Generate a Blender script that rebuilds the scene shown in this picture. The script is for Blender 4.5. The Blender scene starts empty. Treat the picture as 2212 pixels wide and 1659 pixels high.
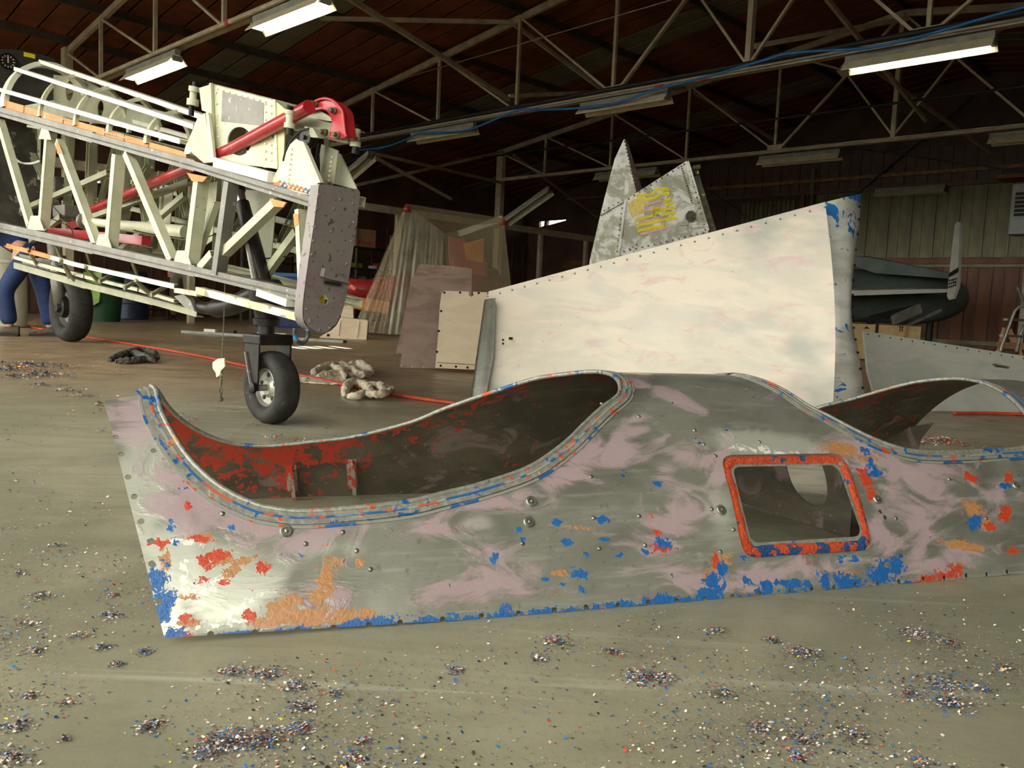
import bpy, bmesh, math, random
import numpy as np
from mathutils import Vector, Matrix, noise as mnoise
from mathutils.geometry import tessellate_polygon
random.seed(7); rng = np.random.default_rng(11)
SC = bpy.context.scene
COL = SC.collection
# ------------------------------------------------------------------ camera
FPX, CX, CY = 1800.0, 1106.0, 829.5
TILT, ROLL = math.radians(5.3), math.radians(2.6)
U0 = Vector((0, math.sin(TILT), math.cos(TILT))); FW = Vector((0, math.cos(TILT), -math.sin(TILT)))
RT = Vector((1, 0, 0)) * math.cos(ROLL) + U0 * math.sin(ROLL)
UP = -Vector((1, 0, 0)) * math.sin(ROLL) + U0 * math.cos(ROLL)
CAM = Vector((0, 0, .55))
cd = bpy.data.cameras.new('camera'); cam = bpy.data.objects.new('camera', cd); COL.objects.link(cam)
cd.sensor_width = 36; cd.lens = FPX / 2212 * 36; cd.clip_start = .05; cd.clip_end = 200
mw = Matrix((RT, UP, -FW)).transposed().to_4x4(); mw.translation = CAM; cam.matrix_world = mw
SC.camera = cam
# ------------------------------------------------------------------ light and exposure
SC.view_settings.view_transform = 'Standard'; SC.view_settings.look = 'None'
SC.view_settings.gamma = 1; SC.view_settings.use_curve_mapping = False
SC.view_settings.exposure = 0.24
wd = bpy.data.worlds.new('world'); SC.world = wd; wd.use_nodes = True
wn_ = wd.node_tree.nodes; wb = wn_['Background']; wb.inputs[1].default_value = 4.2
wtc = wn_.new('ShaderNodeTexCoord'); wsx = wn_.new('ShaderNodeSeparateXYZ'); wmr = wn_.new('ShaderNodeMapRange'); wmx = wn_.new('ShaderNodeMix'); wmx.data_type = 'RGBA'
wd.node_tree.links.new(wtc.outputs['Generated'], wsx.inputs[0]); wd.node_tree.links.new(wsx.outputs[2], wmr.inputs[0]); wmr.inputs[1].default_value = -.03; wmr.inputs[2].default_value = .03
wd.node_tree.links.new(wmr.outputs[0], wmx.inputs[0]); wmx.inputs[6].default_value = (.10, .095, .08, 1); wmx.inputs[7].default_value = (1.0, .98, .88, 1); wd.node_tree.links.new(wmx.outputs[2], wb.inputs[0])
# hangar axes: U runs along the trusses (to the right and towards the camera), N runs away from the open door
UD = Vector((math.cos(math.radians(-44)), math.sin(math.radians(-44)), 0)); ND = Vector((-UD.y, UD.x, 0))
def un(u, n, z): return UD * u + ND * n + Vector((0, 0, z))
DOORN = -1.7
sun = bpy.data.lights.new('sun', 'SUN'); sun.energy = 40; sun.angle = math.radians(.15); sun.color = (1, .96, .9)
so = bpy.data.objects.new('sun', sun); COL.objects.link(so)
SUNDIR = (UD * .80 - ND * .10 - Vector((0, 0, .22))).normalized()
so.rotation_euler = SUNDIR.to_track_quat('-Z', 'Y').to_euler(); so.location = un(-40, 10, 25)
pl_ = bpy.data.lights.new('door_portal', 'AREA'); pl_.shape = 'RECTANGLE'; pl_.size = 23; pl_.size_y = 4.8
po = bpy.data.objects.new('door_portal', pl_); COL.objects.link(po)
po.location = un(-6.2, DOORN - .05, 2.4); po.rotation_euler = ND.to_track_quat('-Z', 'Z').to_euler()
pl_.cycles.is_portal = True
# ------------------------------------------------------------------ pixel helpers (reading the photograph's perspective)
def ray(px, py): return FW + RT * ((px - CX) / FPX) + UP * ((CY - py) / FPX)
def onpl(px, py, P, Nn):
    d = ray(px, py); return CAM + d * ((P - CAM).dot(Nn) / d.dot(Nn))
def flo(px, py, z=0.): return onpl(px, py, Vector((0, 0, z)), Vector((0, 0, 1)))
def atd(px, py, D):
    d = ray(px, py); return CAM + d * (D / d.y)
def proj(p):
    v = Vector(p) - CAM; z = v.dot(FW); return CX + FPX * v.dot(RT) / z, CY - FPX * v.dot(UP) / z
def onn(px, py, n): return onpl(px, py, ND * n, ND)
Z = Vector((0, 0, 1))
# ------------------------------------------------------------------ materials
def lin(c):
    if isinstance(c, str): c = tuple(int(c[i:i+2], 16) for i in (0, 2, 4))
    return tuple(((x/255)/12.92 if x/255 <= .04045 else ((x/255+.055)/1.055)**2.4) for x in c) + (1,)
class NT:
    def __init__(s, name):
        s.m = bpy.data.materials.new(name); s.m.use_nodes = True; s.t = s.m.node_tree; s.n = s.t.nodes; s.l = s.t.links
        s.b = s.n['Principled BSDF']; s.tc = None
    def new(s, typ, **kw):
        nd = s.n.new(typ)
        for k, v in kw.items(): setattr(nd, k, v)
        return nd
    def link(s, a, b): s.l.new(a, b)
    def set(s, **kw):
        for k, v in kw.items():
            i = s.b.inputs[k.replace('_', ' ')]
            if hasattr(v, 'links') or hasattr(v, 'is_linked'): s.l.new(v, i)
            else: i.default_value = v
    def coord(s, scale=(1, 1, 1), rot=(0, 0, 0), kind='Object'):
        if s.tc is None: s.tc = s.new('ShaderNodeTexCoord')
        mp = s.new('ShaderNodeMapping'); mp.inputs['Scale'].default_value = scale; mp.inputs['Rotation'].default_value = rot
        s.link(s.tc.outputs[kind], mp.inputs['Vector']); return mp.outputs[0]
    def noise(s, scale=5, detail=4, rough=.55, co=None, dist=0., cs=(1, 1, 1), rot=(0, 0, 0)):
        nz = s.new('ShaderNodeTexNoise'); nz.inputs['Scale'].default_value = scale; nz.inputs['Detail'].default_value = detail
        nz.inputs['Roughness'].default_value = rough; nz.inputs['Distortion'].default_value = dist
        s.link(co if co is not None else s.coord(cs, rot), nz.inputs['Vector']); return nz.outputs['Fac']
    def ramp(s, f, a, b, lo=0., hi=1.):
        r = s.new('ShaderNodeMapRange'); r.clamp = True; r.interpolation_type = 'SMOOTHSTEP'
        r.inputs[1].default_value = a; r.inputs[2].default_value = b; r.inputs[3].default_value = lo; r.inputs[4].default_value = hi
        s.link(f, r.inputs[0]); return r.outputs[0]
    def math(s, op, a, b=None):
        m = s.new('ShaderNodeMath', operation=op)
        for i, v in enumerate((a, b)):
            if v is None: continue
            if isinstance(v, (int, float)): m.inputs[i].default_value = v
            else: s.link(v, m.inputs[i])
        return m.outputs[0]
    def mix(s, f, a, b):
        m = s.new('ShaderNodeMix', data_type='RGBA')
        for sk, v in ((m.inputs[0], f), (m.inputs[6], a), (m.inputs[7], b)):
            if isinstance(v, (int, float, tuple, list)): sk.default_value = v
            else: s.link(v, sk)
        return m.outputs[2]
    def fmix(s, f, a, b):
        m = s.new('ShaderNodeMix', data_type='FLOAT')
        for sk, v in ((m.inputs[0], f), (m.inputs[2], a), (m.inputs[3], b)):
            if isinstance(v, (int, float)): sk.default_value = v
            else: s.link(v, sk)
        return m.outputs[0]
    def bump(s, h, strength=.3, dist=.01):
        b = s.new('ShaderNodeBump'); b.inputs['Strength'].default_value = strength; b.inputs['Distance'].default_value = dist
        s.link(h, b.inputs['Height']); s.link(b.outputs[0], s.b.inputs['Normal'])
def pm(name, c1, c2=None, scale=6, rough=.6, metal=0., bump=0., lo=.35, hi=.65, cs=(1, 1, 1), spots=None, spec=.5, spot_s=40, spot_t=.66):
    """painted / plain surface: two tones of noise, optional spots of a third colour, fine relief"""
    t = NT(name); c1 = lin(c1); f = None
    if c2 is not None:
        f = t.ramp(t.noise(scale, 3, .6, cs=cs), lo, hi); col = t.mix(f, c1, lin(c2))
    else: col = c1
    if spots:
        g = t.ramp(t.noise(spot_s, 2, .6), spot_t, spot_t + .04); col = t.mix(g, col, lin(spots))
    t.set(Base_Color=col, Roughness=rough, Metallic=metal); t.b.inputs['Specular IOR Level'].default_value = spec
    if bump: t.bump(t.noise(scale * 6, 2, .6), bump, .004)
    return t.m
def emit(name, c, s):
    t = NT(name); t.set(Base_Color=(.9, .9, .9, 1), Emission_Color=c, Emission_Strength=s); return t.m
# ------------------------------------------------------------------ mesh helpers
class MB:
    def __init__(s): s.v = []; s.f = []; s.mi = []
    def add(s, vs, fs, mi=0):
        o = len(s.v); s.v += [Vector(v) for v in vs]; s.f += [tuple(i + o for i in f) for f in fs]; s.mi += [mi] * len(fs); return s
    def box(s, c, ax, ay, az, mi=0):
        """box with centre c and half axes ax, ay, az"""
        c, ax, ay, az = map(Vector, (c, ax, ay, az))
        vs = [c + ax*i + ay*j + az*k for k in (-1, 1) for j in (-1, 1) for i in (-1, 1)]
        fs = [(0, 2, 3, 1), (4, 5, 7, 6), (0, 1, 5, 4), (2, 6, 7, 3), (0, 4, 6, 2), (1, 3, 7, 5)]
        if ax.cross(ay).dot(az) < 0: fs = [f[::-1] for f in fs]
        return s.add(vs, fs, mi)
    def abox(s, x0, x1, y0, y1, z0, z1, mi=0):
        return s.box(((x0+x1)/2, (y0+y1)/2, (z0+z1)/2), ((x1-x0)/2, 0, 0), (0, (y1-y0)/2, 0), (0, 0, (z1-z0)/2), mi)
    def beam(s, p, q, w, d, side=None, mi=0):
        p, q = Vector(p), Vector(q); a = q - p
        sd = Vector(side) if side is not None else Z
        ot = a.cross(sd)
        if ot.length < 1e-6: ot = a.cross(Vector((1, 0, 0)))
        ot.normalize(); sd = ot.cross(a).normalized()
        return s.box((p + q) / 2, a / 2, sd * (w / 2), ot * (d / 2), mi)
    def chan(s, p, q, out, w, d, t=.003, mi=0):
        """C-channel: web of width w across the run, flanges of depth d towards out"""
        p, q, out = Vector(p), Vector(q), Vector(out); a = (q - p); out = (out - a * out.dot(a) / a.length_squared).normalized(); sd = a.cross(out).normalized()
        c = (p + q) / 2
        s.box(c, a / 2, sd * (w / 2), out * (t / 2), mi)
        for k in (-1, 1): s.box(c + sd * (k * (w - t) / 2) + out * (d / 2), a / 2, sd * (t / 2), out * (d / 2), mi)
        return s
    def tube(s, pts, r, n=10, mi=0, caps=True):
        pts = [Vector(p) for p in pts]; k = len(pts); rs = r if isinstance(r, (list, tuple)) else [r] * k
        vs = []; nrm = None
        for i, p in enumerate(pts):
            t = (pts[min(i+1, k-1)] - pts[max(i-1, 0)]).normalized()
            if nrm is None:
                nrm = t.cross(Z if abs(t.z) < .9 else Vector((1, 0, 0))).normalized()
            else:
                nrm = (nrm - t * nrm.dot(t)).normalized()
            b = t.cross(nrm)
            vs += [p + (nrm * math.cos(2*math.pi*j/n) + b * math.sin(2*math.pi*j/n)) * rs[i] for j in range(n)]
        fs = [(i*n + j, i*n + (j+1) % n, (i+1)*n + (j+1) % n, (i+1)*n + j) for i in range(k-1) for j in range(n)]
        if caps: fs += [tuple(range(n))[::-1], tuple((k-1)*n + j for j in range(n))]
        return s.add(vs, fs, mi)
    def cyl(s, p, q, r, n=16, mi=0): return s.tube([p, q], r, n, mi)
    def lathe(s, c, axis, prof, n=32, mi=0, closed=False):
        """prof: list of (offset along axis, radius)"""
        c, axis = Vector(c), Vector(axis).normalized(); e1 = axis.cross(Z if abs(axis.z) < .9 else Vector((1, 0, 0))).normalized(); e2 = axis.cross(e1)
        vs = [c + axis*a + (e1*math.cos(2*math.pi*j/n) + e2*math.sin(2*math.pi*j/n))*max(r, 1e-4) for a, r in prof for j in range(n)]
        k = len(prof)
        fs = [(i*n + j, i*n + (j+1) % n, ((i+1) % k)*n + (j+1) % n, ((i+1) % k)*n + j) for i in range(k if closed else k-1) for j in range(n)]
        if not closed: fs += [tuple(range(n))[::-1], tuple((k-1)*n + j for j in range(n))]
        return s.add(vs, fs, mi)
    def prism(s, poly, ext, holes=(), mi=0, mi2=None):
        """planar polygon (list of points) extruded by vector ext, with holes"""
        loops = [[Vector(p) for p in poly]] + [[Vector(p) for p in h] for h in holes]
        ext = Vector(ext); tri = tessellate_polygon(loops); fl = [p for l in loops for p in l]; k = len(fl)
        nrm = Vector((0, 0, 0))
        for a, b, c in tri: nrm += (fl[b]-fl[a]).cross(fl[c]-fl[a])
        fr = [tuple(t) for t in tri]
        # front faces point against ext
        fr = [t if (fl[t[1]]-fl[t[0]]).cross(fl[t[2]]-fl[t[0]]).dot(ext) < 0 else t[::-1] for t in fr]
        s.add(fl + [p + ext for p in fl], fr, mi); o = len(s.v) - 2*k
        s.f += [tuple(o + k + i for i in t[::-1]) for t in fr]; s.mi += [mi if mi2 is None else mi2] * len(fr)
        st = 0
        for l in loops:
            n = len(l); s.f += [(o+st+i, o+st+(i+1) % n, o+k+st+(i+1) % n, o+k+st+i) for i in range(n)]; s.mi += [mi]*n; st += n
        return s
    def grid(s, rows, mi=0, flip=False):
        k = len(rows[0]); vs = [p for r in rows for p in r]
        fs = [(i*k+j, i*k+j+1, (i+1)*k+j+1, (i+1)*k+j) for i in range(len(rows)-1) for j in range(k-1)]
        if flip: fs = [f[::-1] for f in fs]
        return s.add(vs, fs, mi)
    def build(s, name, mats, parent=None, smooth=False, fix=True, bevel=0, label=None, kind=None):
        me = bpy.data.meshes.new(name); off = parent_off(parent)
        me.from_pydata([tuple(v - off) for v in s.v], [], s.f)
        if not isinstance(mats, (list, tuple)): mats = [mats]
        for m in mats: me.materials.append(m)
        me.polygons.foreach_set('material_index', s.mi)
        if smooth is True: me.polygons.foreach_set('use_smooth', [True] * len(me.polygons))
        if fix or bevel:
            bm = bmesh.new(); bm.from_mesh(me)
            if fix: bmesh.ops.recalc_face_normals(bm, faces=bm.faces)
            if bevel: bmesh.ops.bevel(bm, geom=[e for e in bm.edges if len(e.link_faces) == 2 and e.calc_face_angle(0) > .6], offset=bevel, segments=2, affect='EDGES', profile=.6)
            bm.to_mesh(me); bm.free()
        if smooth == 'auto':
            me.polygons.foreach_set('use_smooth', [True] * len(me.polygons)); me.set_sharp_from_angle(angle=math.radians(38))
        me.update()
        o = bpy.data.objects.new(name, me); COL.objects.link(o)
        if parent is not None: o.parent = parent
        if label: o['label'] = label
        if kind: o['kind'] = kind
        return o
def parent_off(p):
    off = Vector((0, 0, 0))
    while p is not None: off = off + p.location; p = p.parent
    return off
def thing(name, label, cat, loc=(0, 0, 0), group=None):
    o = bpy.data.objects.new(name, None); o.empty_display_size = .1; COL.objects.link(o); o.location = loc
    o['label'] = label; o['category'] = cat
    if group: o['group'] = group
    return o
def tag(o, label, cat, group=None, kind=None):
    o['label'] = label; o['category'] = cat
    if group: o['group'] = group
    if kind: o['kind'] = kind
    return o
def struct(o, label=None, cat=None):
    o['kind'] = 'structure'
    if label: o['label'] = label
    if cat: o['category'] = cat
    return o
def dup(o, name=None, parent=None, loc=None):
    c = o.copy(); COL.objects.link(c)
    if name: c.name = name
    c.parent = parent
    if loc is not None: c.location = loc
    return c
def smoothpath(pts, n):
    """Catmull-Rom resample of a list of tuples/Vectors"""
    P = [np.array(p, float) for p in pts]; P = [2*P[0]-P[1]] + P + [2*P[-1]-P[-2]]; out = []
    segs = len(P) - 3; per = max(1, n // segs)
    for i in range(segs):
        a, b, c, d = P[i:i+4]
        for k in range(per):
            t = k / per; out.append(.5*((2*b) + (c-a)*t + (2*a-5*b+4*c-d)*t*t + (3*b-a-3*c+d)*t**3))
    out.append(P[-2]); return out
def bake(o):
    """replace an object's mesh by its modifier result"""
    dg = bpy.context.evaluated_depsgraph_get(); me = bpy.data.meshes.new_from_object(o.evaluated_get(dg)); o.modifiers.clear(); old = o.data; o.data = me; bpy.data.meshes.remove(old); return o
# ================================================================== HANGAR
M_floor = NT('painted_concrete'); t = M_floor
ang = (0, 0, math.radians(20))
a = t.ramp(t.noise(1.1, 3, .62, dist=.6), .36, .66)
b = t.ramp(t.noise(3.2, 4, .65, cs=(.6, 1.7, 1), rot=ang, dist=2.0), .42, .70)
c = t.ramp(t.noise(46, 2, .7), .55, .75)
g = t.ramp(t.noise(2.2, 4, .6, cs=(.35, 6, 1), rot=(0, 0, math.radians(-74)), dist=.5), .60, .74)
col = t.mix(a, lin('797863'), lin('96937b')); col = t.mix(t.math('MULTIPLY', b, .35), col, lin('716c58'))
col = t.mix(t.math('MULTIPLY', g, .5), col, lin('b0af9c')); col = t.mix(t.math('MULTIPLY', c, .25), col, lin('635a45'))
# the floor browns towards the back bays; its tones there are raised against light fall-off
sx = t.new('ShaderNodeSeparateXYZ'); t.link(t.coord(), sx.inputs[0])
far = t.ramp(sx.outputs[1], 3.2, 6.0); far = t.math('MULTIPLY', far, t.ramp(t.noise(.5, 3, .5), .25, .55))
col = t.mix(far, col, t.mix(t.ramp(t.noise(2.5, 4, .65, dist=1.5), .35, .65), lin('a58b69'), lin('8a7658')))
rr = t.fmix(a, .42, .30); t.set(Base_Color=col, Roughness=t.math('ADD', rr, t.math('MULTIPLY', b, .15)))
t.bump(t.noise(60, 2, .6), .12, .004); M_floor = t.m
M_roof = pm('rust_red_sheet', '874a29', '5f331d', 1.2, .55, cs=(1, 1, 1))
M_roofg = pm('dull_translucent_sheet', '83806a', '6d6a55', 2, .5)
M_purl = pm('dark_purlin_steel', '3a332a', '4a4134', 4, .6)
M_truss = pm('cream_truss_paint', 'b9ad8c', 'a2967a', 5, .55, bump=.05)
M_rust = pm('rust_brown_sheet', '84502a', '63371a', 1.3, .5, cs=(2, 2, .5))
M_olive = pm('olive_yellow_sheet', '6a653f', '544c2c', 1.6, .38, metal=.25, cs=(2, 2, .6))
M_dkwall = pm('dark_brown_sheet', '5a4230', '452e20', 1.5, .55)
M_black = pm('matt_black', '171614', '24211d', 8, .6)
M_steel = pm('grey_steel', '8b8a7e', '77766a', 8, .45, metal=.4)
M_white = pm('white_enamel', 'd9d8cb', 'c9c8b8', 6, .4)
M_conduit = pm('galvanised_conduit', 'a3a196', '8d8a7f', 9, .4, metal=.5)
M_blue = pm('blue_hose_rubber', '1f78c0', '1a68a8', 12, .4)
M_redtape = pm('red_tape', 'c04a38', 'a83a2a', 20, .5)
UL, UR, NB, RIDGE = -17.8, 5.4, 18.8, -5.3
def ztop(u): return 4.17 + .147 * (u + 14.3) if u <= RIDGE else 4.17 + .147 * (2*RIDGE - u + 14.3)
fl = MB(); nx = 24
cs_ = [un(UL-.3, DOORN - .3, 0), un(UR+.3, DOORN - .3, 0), un(UR+.3, NB+.3, 0), un(UL-.3, NB+.3, 0)]
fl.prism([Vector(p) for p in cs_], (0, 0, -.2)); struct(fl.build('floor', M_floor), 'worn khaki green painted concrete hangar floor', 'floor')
# --- roof: one structure per slope, sheets are its parts
for nm, u0, u1 in (('ceiling', UL - .3, RIDGE), ('ceiling', RIDGE, UR + .3)):
    base = MB(); za, zb = ztop(u0) + .16, ztop(u1) + .16
    base.prism([un(u0, DOORN-.4, za+.05), un(u1, DOORN-.4, zb+.05), un(u1, NB+.3, zb+.05), un(u0, NB+.3, za+.05)], (0, 0, .04))
    root = struct(base.build(nm, M_purl), 'rust red sheet metal hangar roof, %s slope' % ('near left' if u1 == RIDGE else 'right hand'), 'ceiling')
    w = .41; k = int((NB - DOORN + .6) / w); meshes = {}
    for i in range(k):
        n0 = DOORN - .3 + i * w
        trans = i in (21, 22, 33, 34, 44, 45)
        key = trans
        if key not in meshes:
            sh = MB(); o = un(u0, 0, za); e = un(u1, 0, zb)
            for a0, a1, dz in ((.0, .03, -.035), (.03, w - .022, 0)):
                sh.prism([o + ND*a0, e + ND*a0, e + ND*a1, o + ND*a1], (0, 0, .02 + dz) if dz else (0, 0, .02))
            meshes[key] = sh.build('roof_sheet', M_roofg if trans else M_roof, root); ob = meshes[key]
        else: ob = dup(meshes[key], 'roof_sheet', root)
        ob.location = ND * n0
# --- walls
def panels(root, name, mat, p0, run, width, count, z0, z1, out, depth=.02, rib=.03):
    """ribbed cladding sheets standing side by side on a wall line"""
    m = MB(); r = Vector(run).normalized(); o = Vector(out).normalized()
    m.box(Vector(p0) + r*(width/2) + Z*((z0+z1)/2), r*(width/2 - .008), o*(depth/2), Z*((z1-z0)/2))
    m.box(Vector(p0) + r*(width*.5) + Z*((z0+z1)/2) + o*(depth*.5), r*.008, o*.012, Z*((z1-z0)/2))
    m.box(Vector(p0) + r*(rib/2) + Z*((z0+z1)/2) + o*(depth), r*(rib/2), o*.02, Z*((z1-z0)/2))
    ob = m.build(name, mat, root)
    for i in range(1, count): dup(ob, name, root, r * (width*i))
bw = MB(); bw.prism([un(UL-.3, NB+.05, 0), un(UR+.3, NB+.05, 0), un(UR+.3, NB+.05, ztop(UR)+.2), un(RIDGE, NB+.05, ztop(RIDGE)+.2), un(UL-.3, NB+.05, ztop(UL)+.2)], ND*.1,
   holes=[[un(-17.35, NB+.05, 2.97), un(-17.17, NB+.05, 3.02), un(-17.15, NB+.05, 3.17), un(-17.38, NB+.05, 3.16)], [un(-17.05, NB+.05, 3.02), un(-16.3, NB+.05, 3.15), un(-16.3, NB+.05, 3.18), un(-17.05, NB+.05, 3.17)]])
wall_back = struct(bw.build('wall_back', M_dkwall), 'ribbed sheet metal gable wall at the back of the hangar', 'wall')
pw = .47
panels(wall_back, 'cladding_sheet', M_rust, un(-14.3, NB-.01, 0), UD, pw, 42, 0.04, 1.83, -ND)
panels(wall_back, 'cladding_sheet', M_olive, un(-8.9, NB-.01, 0), UD, pw, 30, 1.97, 3.45, -ND)
panels(wall_back, 'cladding_sheet', M_dkwall, un(-14.3, NB-.01, 0), UD, pw, 12, 1.97, 3.45, -ND)
panels(wall_back, 'cladding_sheet', M_dkwall, un(-14.3, NB-.01, 0), UD, pw, 42, 3.5, 4.25, -ND)
m = MB(); m.box(un(-5.4, NB-.04, 1.9), UD*10.8, ND*.02, Z*.06); m.build('trim_rail', M_rust, wall_back)
for z_, w_, mt in ((1.80, .03, M_olive), (3.74, .035, pm('ochre_rail_paint', '8f6a2e', '70521f', 8, .5)), (.24, .04, M_olive), (3.47, .04, M_dkwall)):
    m = MB(); m.box(un(-5.4, NB-.06, z_), UD*10.8, ND*.03, Z*w_); m.build('wall_rail', mt, wall_back)
for uu in (-3.95, -8.75, -12.4, .8): MB().box(un(uu, NB-.07, 2), UD*.045, ND*.04, Z*2).build('wall_post', M_olive, wall_back)
for u0_, z0_, u1_, z1_ in ((-3.97, 1.85, -4.3, .25), (-3.9, 3.4, -3.1, 1.8), (-12.3, 4.2, -8.8, 2.0), (-8.7, 4.6, -4.0, 3.5), (-8.9, 2.4, -5.5, 5.2), (-5.3, 5.3, -2.5, 3.6)):
    MB().beam(un(u0_, NB-.12, z0_), un(u1_, NB-.12, z1_), .06, .04, side=ND).build('wall_brace', M_purl, wall_back)
MB().box(un(-8.95, NB-.1, 2.7), UD*.05, ND*.05, Z*.75).build('wall_post', M_rust, wall_back)
# pale finely ribbed sliding leaf
leaf = MB()
for i in range(12): leaf.box(un(-10.45 + .115*i, NB-.09, 2.55), UD*.048, ND*.02, Z*.78)
leaf.build('ribbed_leaf', M_olive, wall_back)
wl = MB()
_k = (flo(690, 752).dot(UD) - UL); HZ1 = _k*.22/.8 + .06; HZ0 = HZ1 - .15; HN = [(flo(a, 752).dot(ND) + _k*.1/.8, (flo(b, 752) - flo(a, 752)).dot(ND)) for a, b in ((638, 658), (667, 692), (701, 722), (738, 756))]
# clerestory slots in the left wall through which the sun throws small patches on the floor
holes = [[un(UL, n0, HZ0), un(UL, n0+w0, HZ0), un(UL, n0+w0, HZ1), un(UL, n0, HZ1)] for n0, w0 in HN]
wl.prism([un(UL, DOORN, 0), un(UL, NB+.2, 0), un(UL, NB+.2, ztop(UL)+.25), un(UL, DOORN, ztop(UL)+.25)], -UD*.1, holes=holes)
wall_left = struct(wl.build('wall_left', M_dkwall), 'dark sheet metal side wall behind the workshop bay', 'wall')
panels(wall_left, 'cladding_sheet', M_dkwall, un(UL+.02, DOORN+.1, 0), ND, pw, 48, .03, 2.45, UD)
wr = MB(); wr.prism([un(UR, DOORN, 0), un(UR, NB+.2, 0), un(UR, NB+.2, ztop(UR)+.25), un(UR, DOORN, ztop(UR)+.25)], UD*.1)
struct(wr.build('wall_right', M_dkwall), 'dark sheet metal side wall on the right of the hangar', 'wall')
wf = MB(); wf.prism([un(-11, DOORN, 4.75), un(.4, DOORN, 4.75), un(RIDGE, DOORN, ztop(RIDGE)+.2)], -ND*.1)
struct(wf.build('wall_front', M_dkwall), 'gable strip above the open hangar door', 'wall')
# --- trusses
NODES = [-12.9, -11.05, -9.2, -7.35]
ZB = 3.52
def truss(n, label):
    r = thing('roof_truss', label, 'truss', un(-14.3, n, 0), 'cream steel roof trusses')
    MB().box(un(-14.3, n, 2.1), UD*.09, ND*.06, Z*2.1).build('column', M_truss, r)
    MB().box(un(3.75, n, 2.1), UD*.09, ND*.06, Z*2.1).build('column', M_truss, r)
    for u0, u1 in ((-14.4, RIDGE), (RIDGE, 3.85)):
        MB().chan(un(u0, n, ztop(u0)), un(u1, n, ztop(u1)), ND, .09, .05, .008).build('top_chord', M_truss, r)
        MB().beam(un(u0, n+.05, ztop(u0)+.05), un(u1, n+.05, ztop(u1)+.05), .03, .07, side=Z).build('top_chord', M_truss, r)
    MB().beam(un(-14.3, n, ZB), un(3.75, n, ZB), .07, .07).build('bottom_chord', M_truss, r)
    for mir in (0, 1):
        X = (lambda u: 2*RIDGE - u) if mir else (lambda u: u)
        P = lambda u, z: un(X(u), n, z)
        ns = NODES
        for i, u in enumerate(ns):
            MB().beam(P(u, ZB), P(u, ztop(u)), .045, .045, side=ND).build('web_post', M_truss, r)
            nxt = ns[i+1] if i+1 < len(ns) else None
            if nxt: MB().beam(P(u + .05, ztop(u) - .03), P(nxt - .05, ZB + .05), .045, .03, side=ND).build('web_diagonal', M_truss, r)
        MB().beam(P(-14.25, ztop(-14.3)-.05), P(-12.95, ZB+.04), .045, .03, side=ND).build('web_diagonal', M_truss, r)
        mid = (-6.2, 4.75)
        MB().beam(P(-7.25, ZB+.05), P(RIDGE-.05, ztop(RIDGE)-.05), .055, .035, side=ND).build('web_diagonal', M_truss, r)
        MB().beam(P(-7.3, ztop(-7.3)), P(*mid), .045, .03, side=ND).build('web_diagonal', M_truss, r)
        MB().beam(P(*mid), P(RIDGE, ZB+.05), .045, .03, side=ND).build('web_diagonal', M_truss, r)
        MB().box(P(*mid), (UD*.7+Z*.7)*.09, ND*.02, (UD*-.7+Z*.7)*.09).build('gusset_plate', M_truss, r)
        MB().box(P(-7.35, ZB+.05), UD*.14, ND*.02, Z*.07).build('gusset_plate', M_truss, r)
    MB().beam(un(RIDGE, n, ZB), un(RIDGE, n, ztop(RIDGE)), .09, .07, side=ND).build('web_post', M_truss, r)
    return r
truss(4.6, 'cream steel roof truss nearest the camera, above the stripped fuselage')
truss(9.35, 'cream steel roof truss carrying the blue hose across the hangar')
truss(14.1, 'cream steel roof truss furthest back, before the gable wall')
truss(-.9, 'cream steel roof truss over the camera by the open door')
# purlins and longitudinal bracing
for i, u in enumerate([-14.2] + NODES + [RIDGE, -3.25, -1.4, .45, 2.3]):
    z_ = ztop(u) + .115
    m = MB(); m.beam(un(u, DOORN, z_), un(u, NB, z_), .12, .06, side=Z)
    tag(m.build('roof_purlin', M_purl), ['dark roof purlin at the eaves above the columns', 'dark roof purlin, second up from the eaves', 'dark roof purlin, third up from the eaves', 'dark roof purlin, fourth up from the eaves', 'dark roof purlin, fifth up from the eaves, next to the ridge', 'dark ridge purlin at the top of the roof', 'dark roof purlin next to the ridge on the right slope', 'dark roof purlin, second from the ridge on the right slope', 'dark roof purlin, third from the ridge on the right slope', 'dark roof purlin, lowest on the right slope'][i], 'purlin', 'dark roof purlins')
LB = [((690, 40, 6.9), (1103, 48, 9.3)), ((742, -12, 5.2), (1100, 215, 9.3)), ((1110, 52, 9.4), (1330, 215, 11.7)), ((1630, 100, 9.4), (1960, 40, 11.9)),
      ((1100, 208, 9.4), (1480, 190, 14.0)), ((1780, -10, 9.5), (2000, 260, 14.0)), ((800, 330, 9.5), (1085, 395, 14.0)), ((810, 340, 9.6), (975, 430, 12.0)), ((770, 400, 9.6), (1085, 328, 14)), ((1110, 335, 14.2), (1290, 470, 18.5)), ((1500, 200, 14.2), (1720, 330, 18.4)), ((1860, 130, 14.2), (2140, 330, 18.4))]
LBL = ['running level below the first purlins', 'falling from the nearest truss to the hose truss', 'behind the hose truss, falling to the right', 'above the lit lamp on the right', 'level behind the hose truss', 'crossing the lit lamp on the right', 'dropping from the red bracket to the far column', 'short, below the hanging striped lamp', 'rising to the far column', 'behind the far column', 'behind the flagged fin', 'before the gable on the right']
for (a, b), l in zip(LB, LBL):
    m = MB(); m.beam(onn(*a), onn(*b), .06, .04, side=Z); tag(m.build('bracing_bar', M_truss), 'slim cream bracing bar ' + l, 'brace', 'roof bracing bars')
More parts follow.
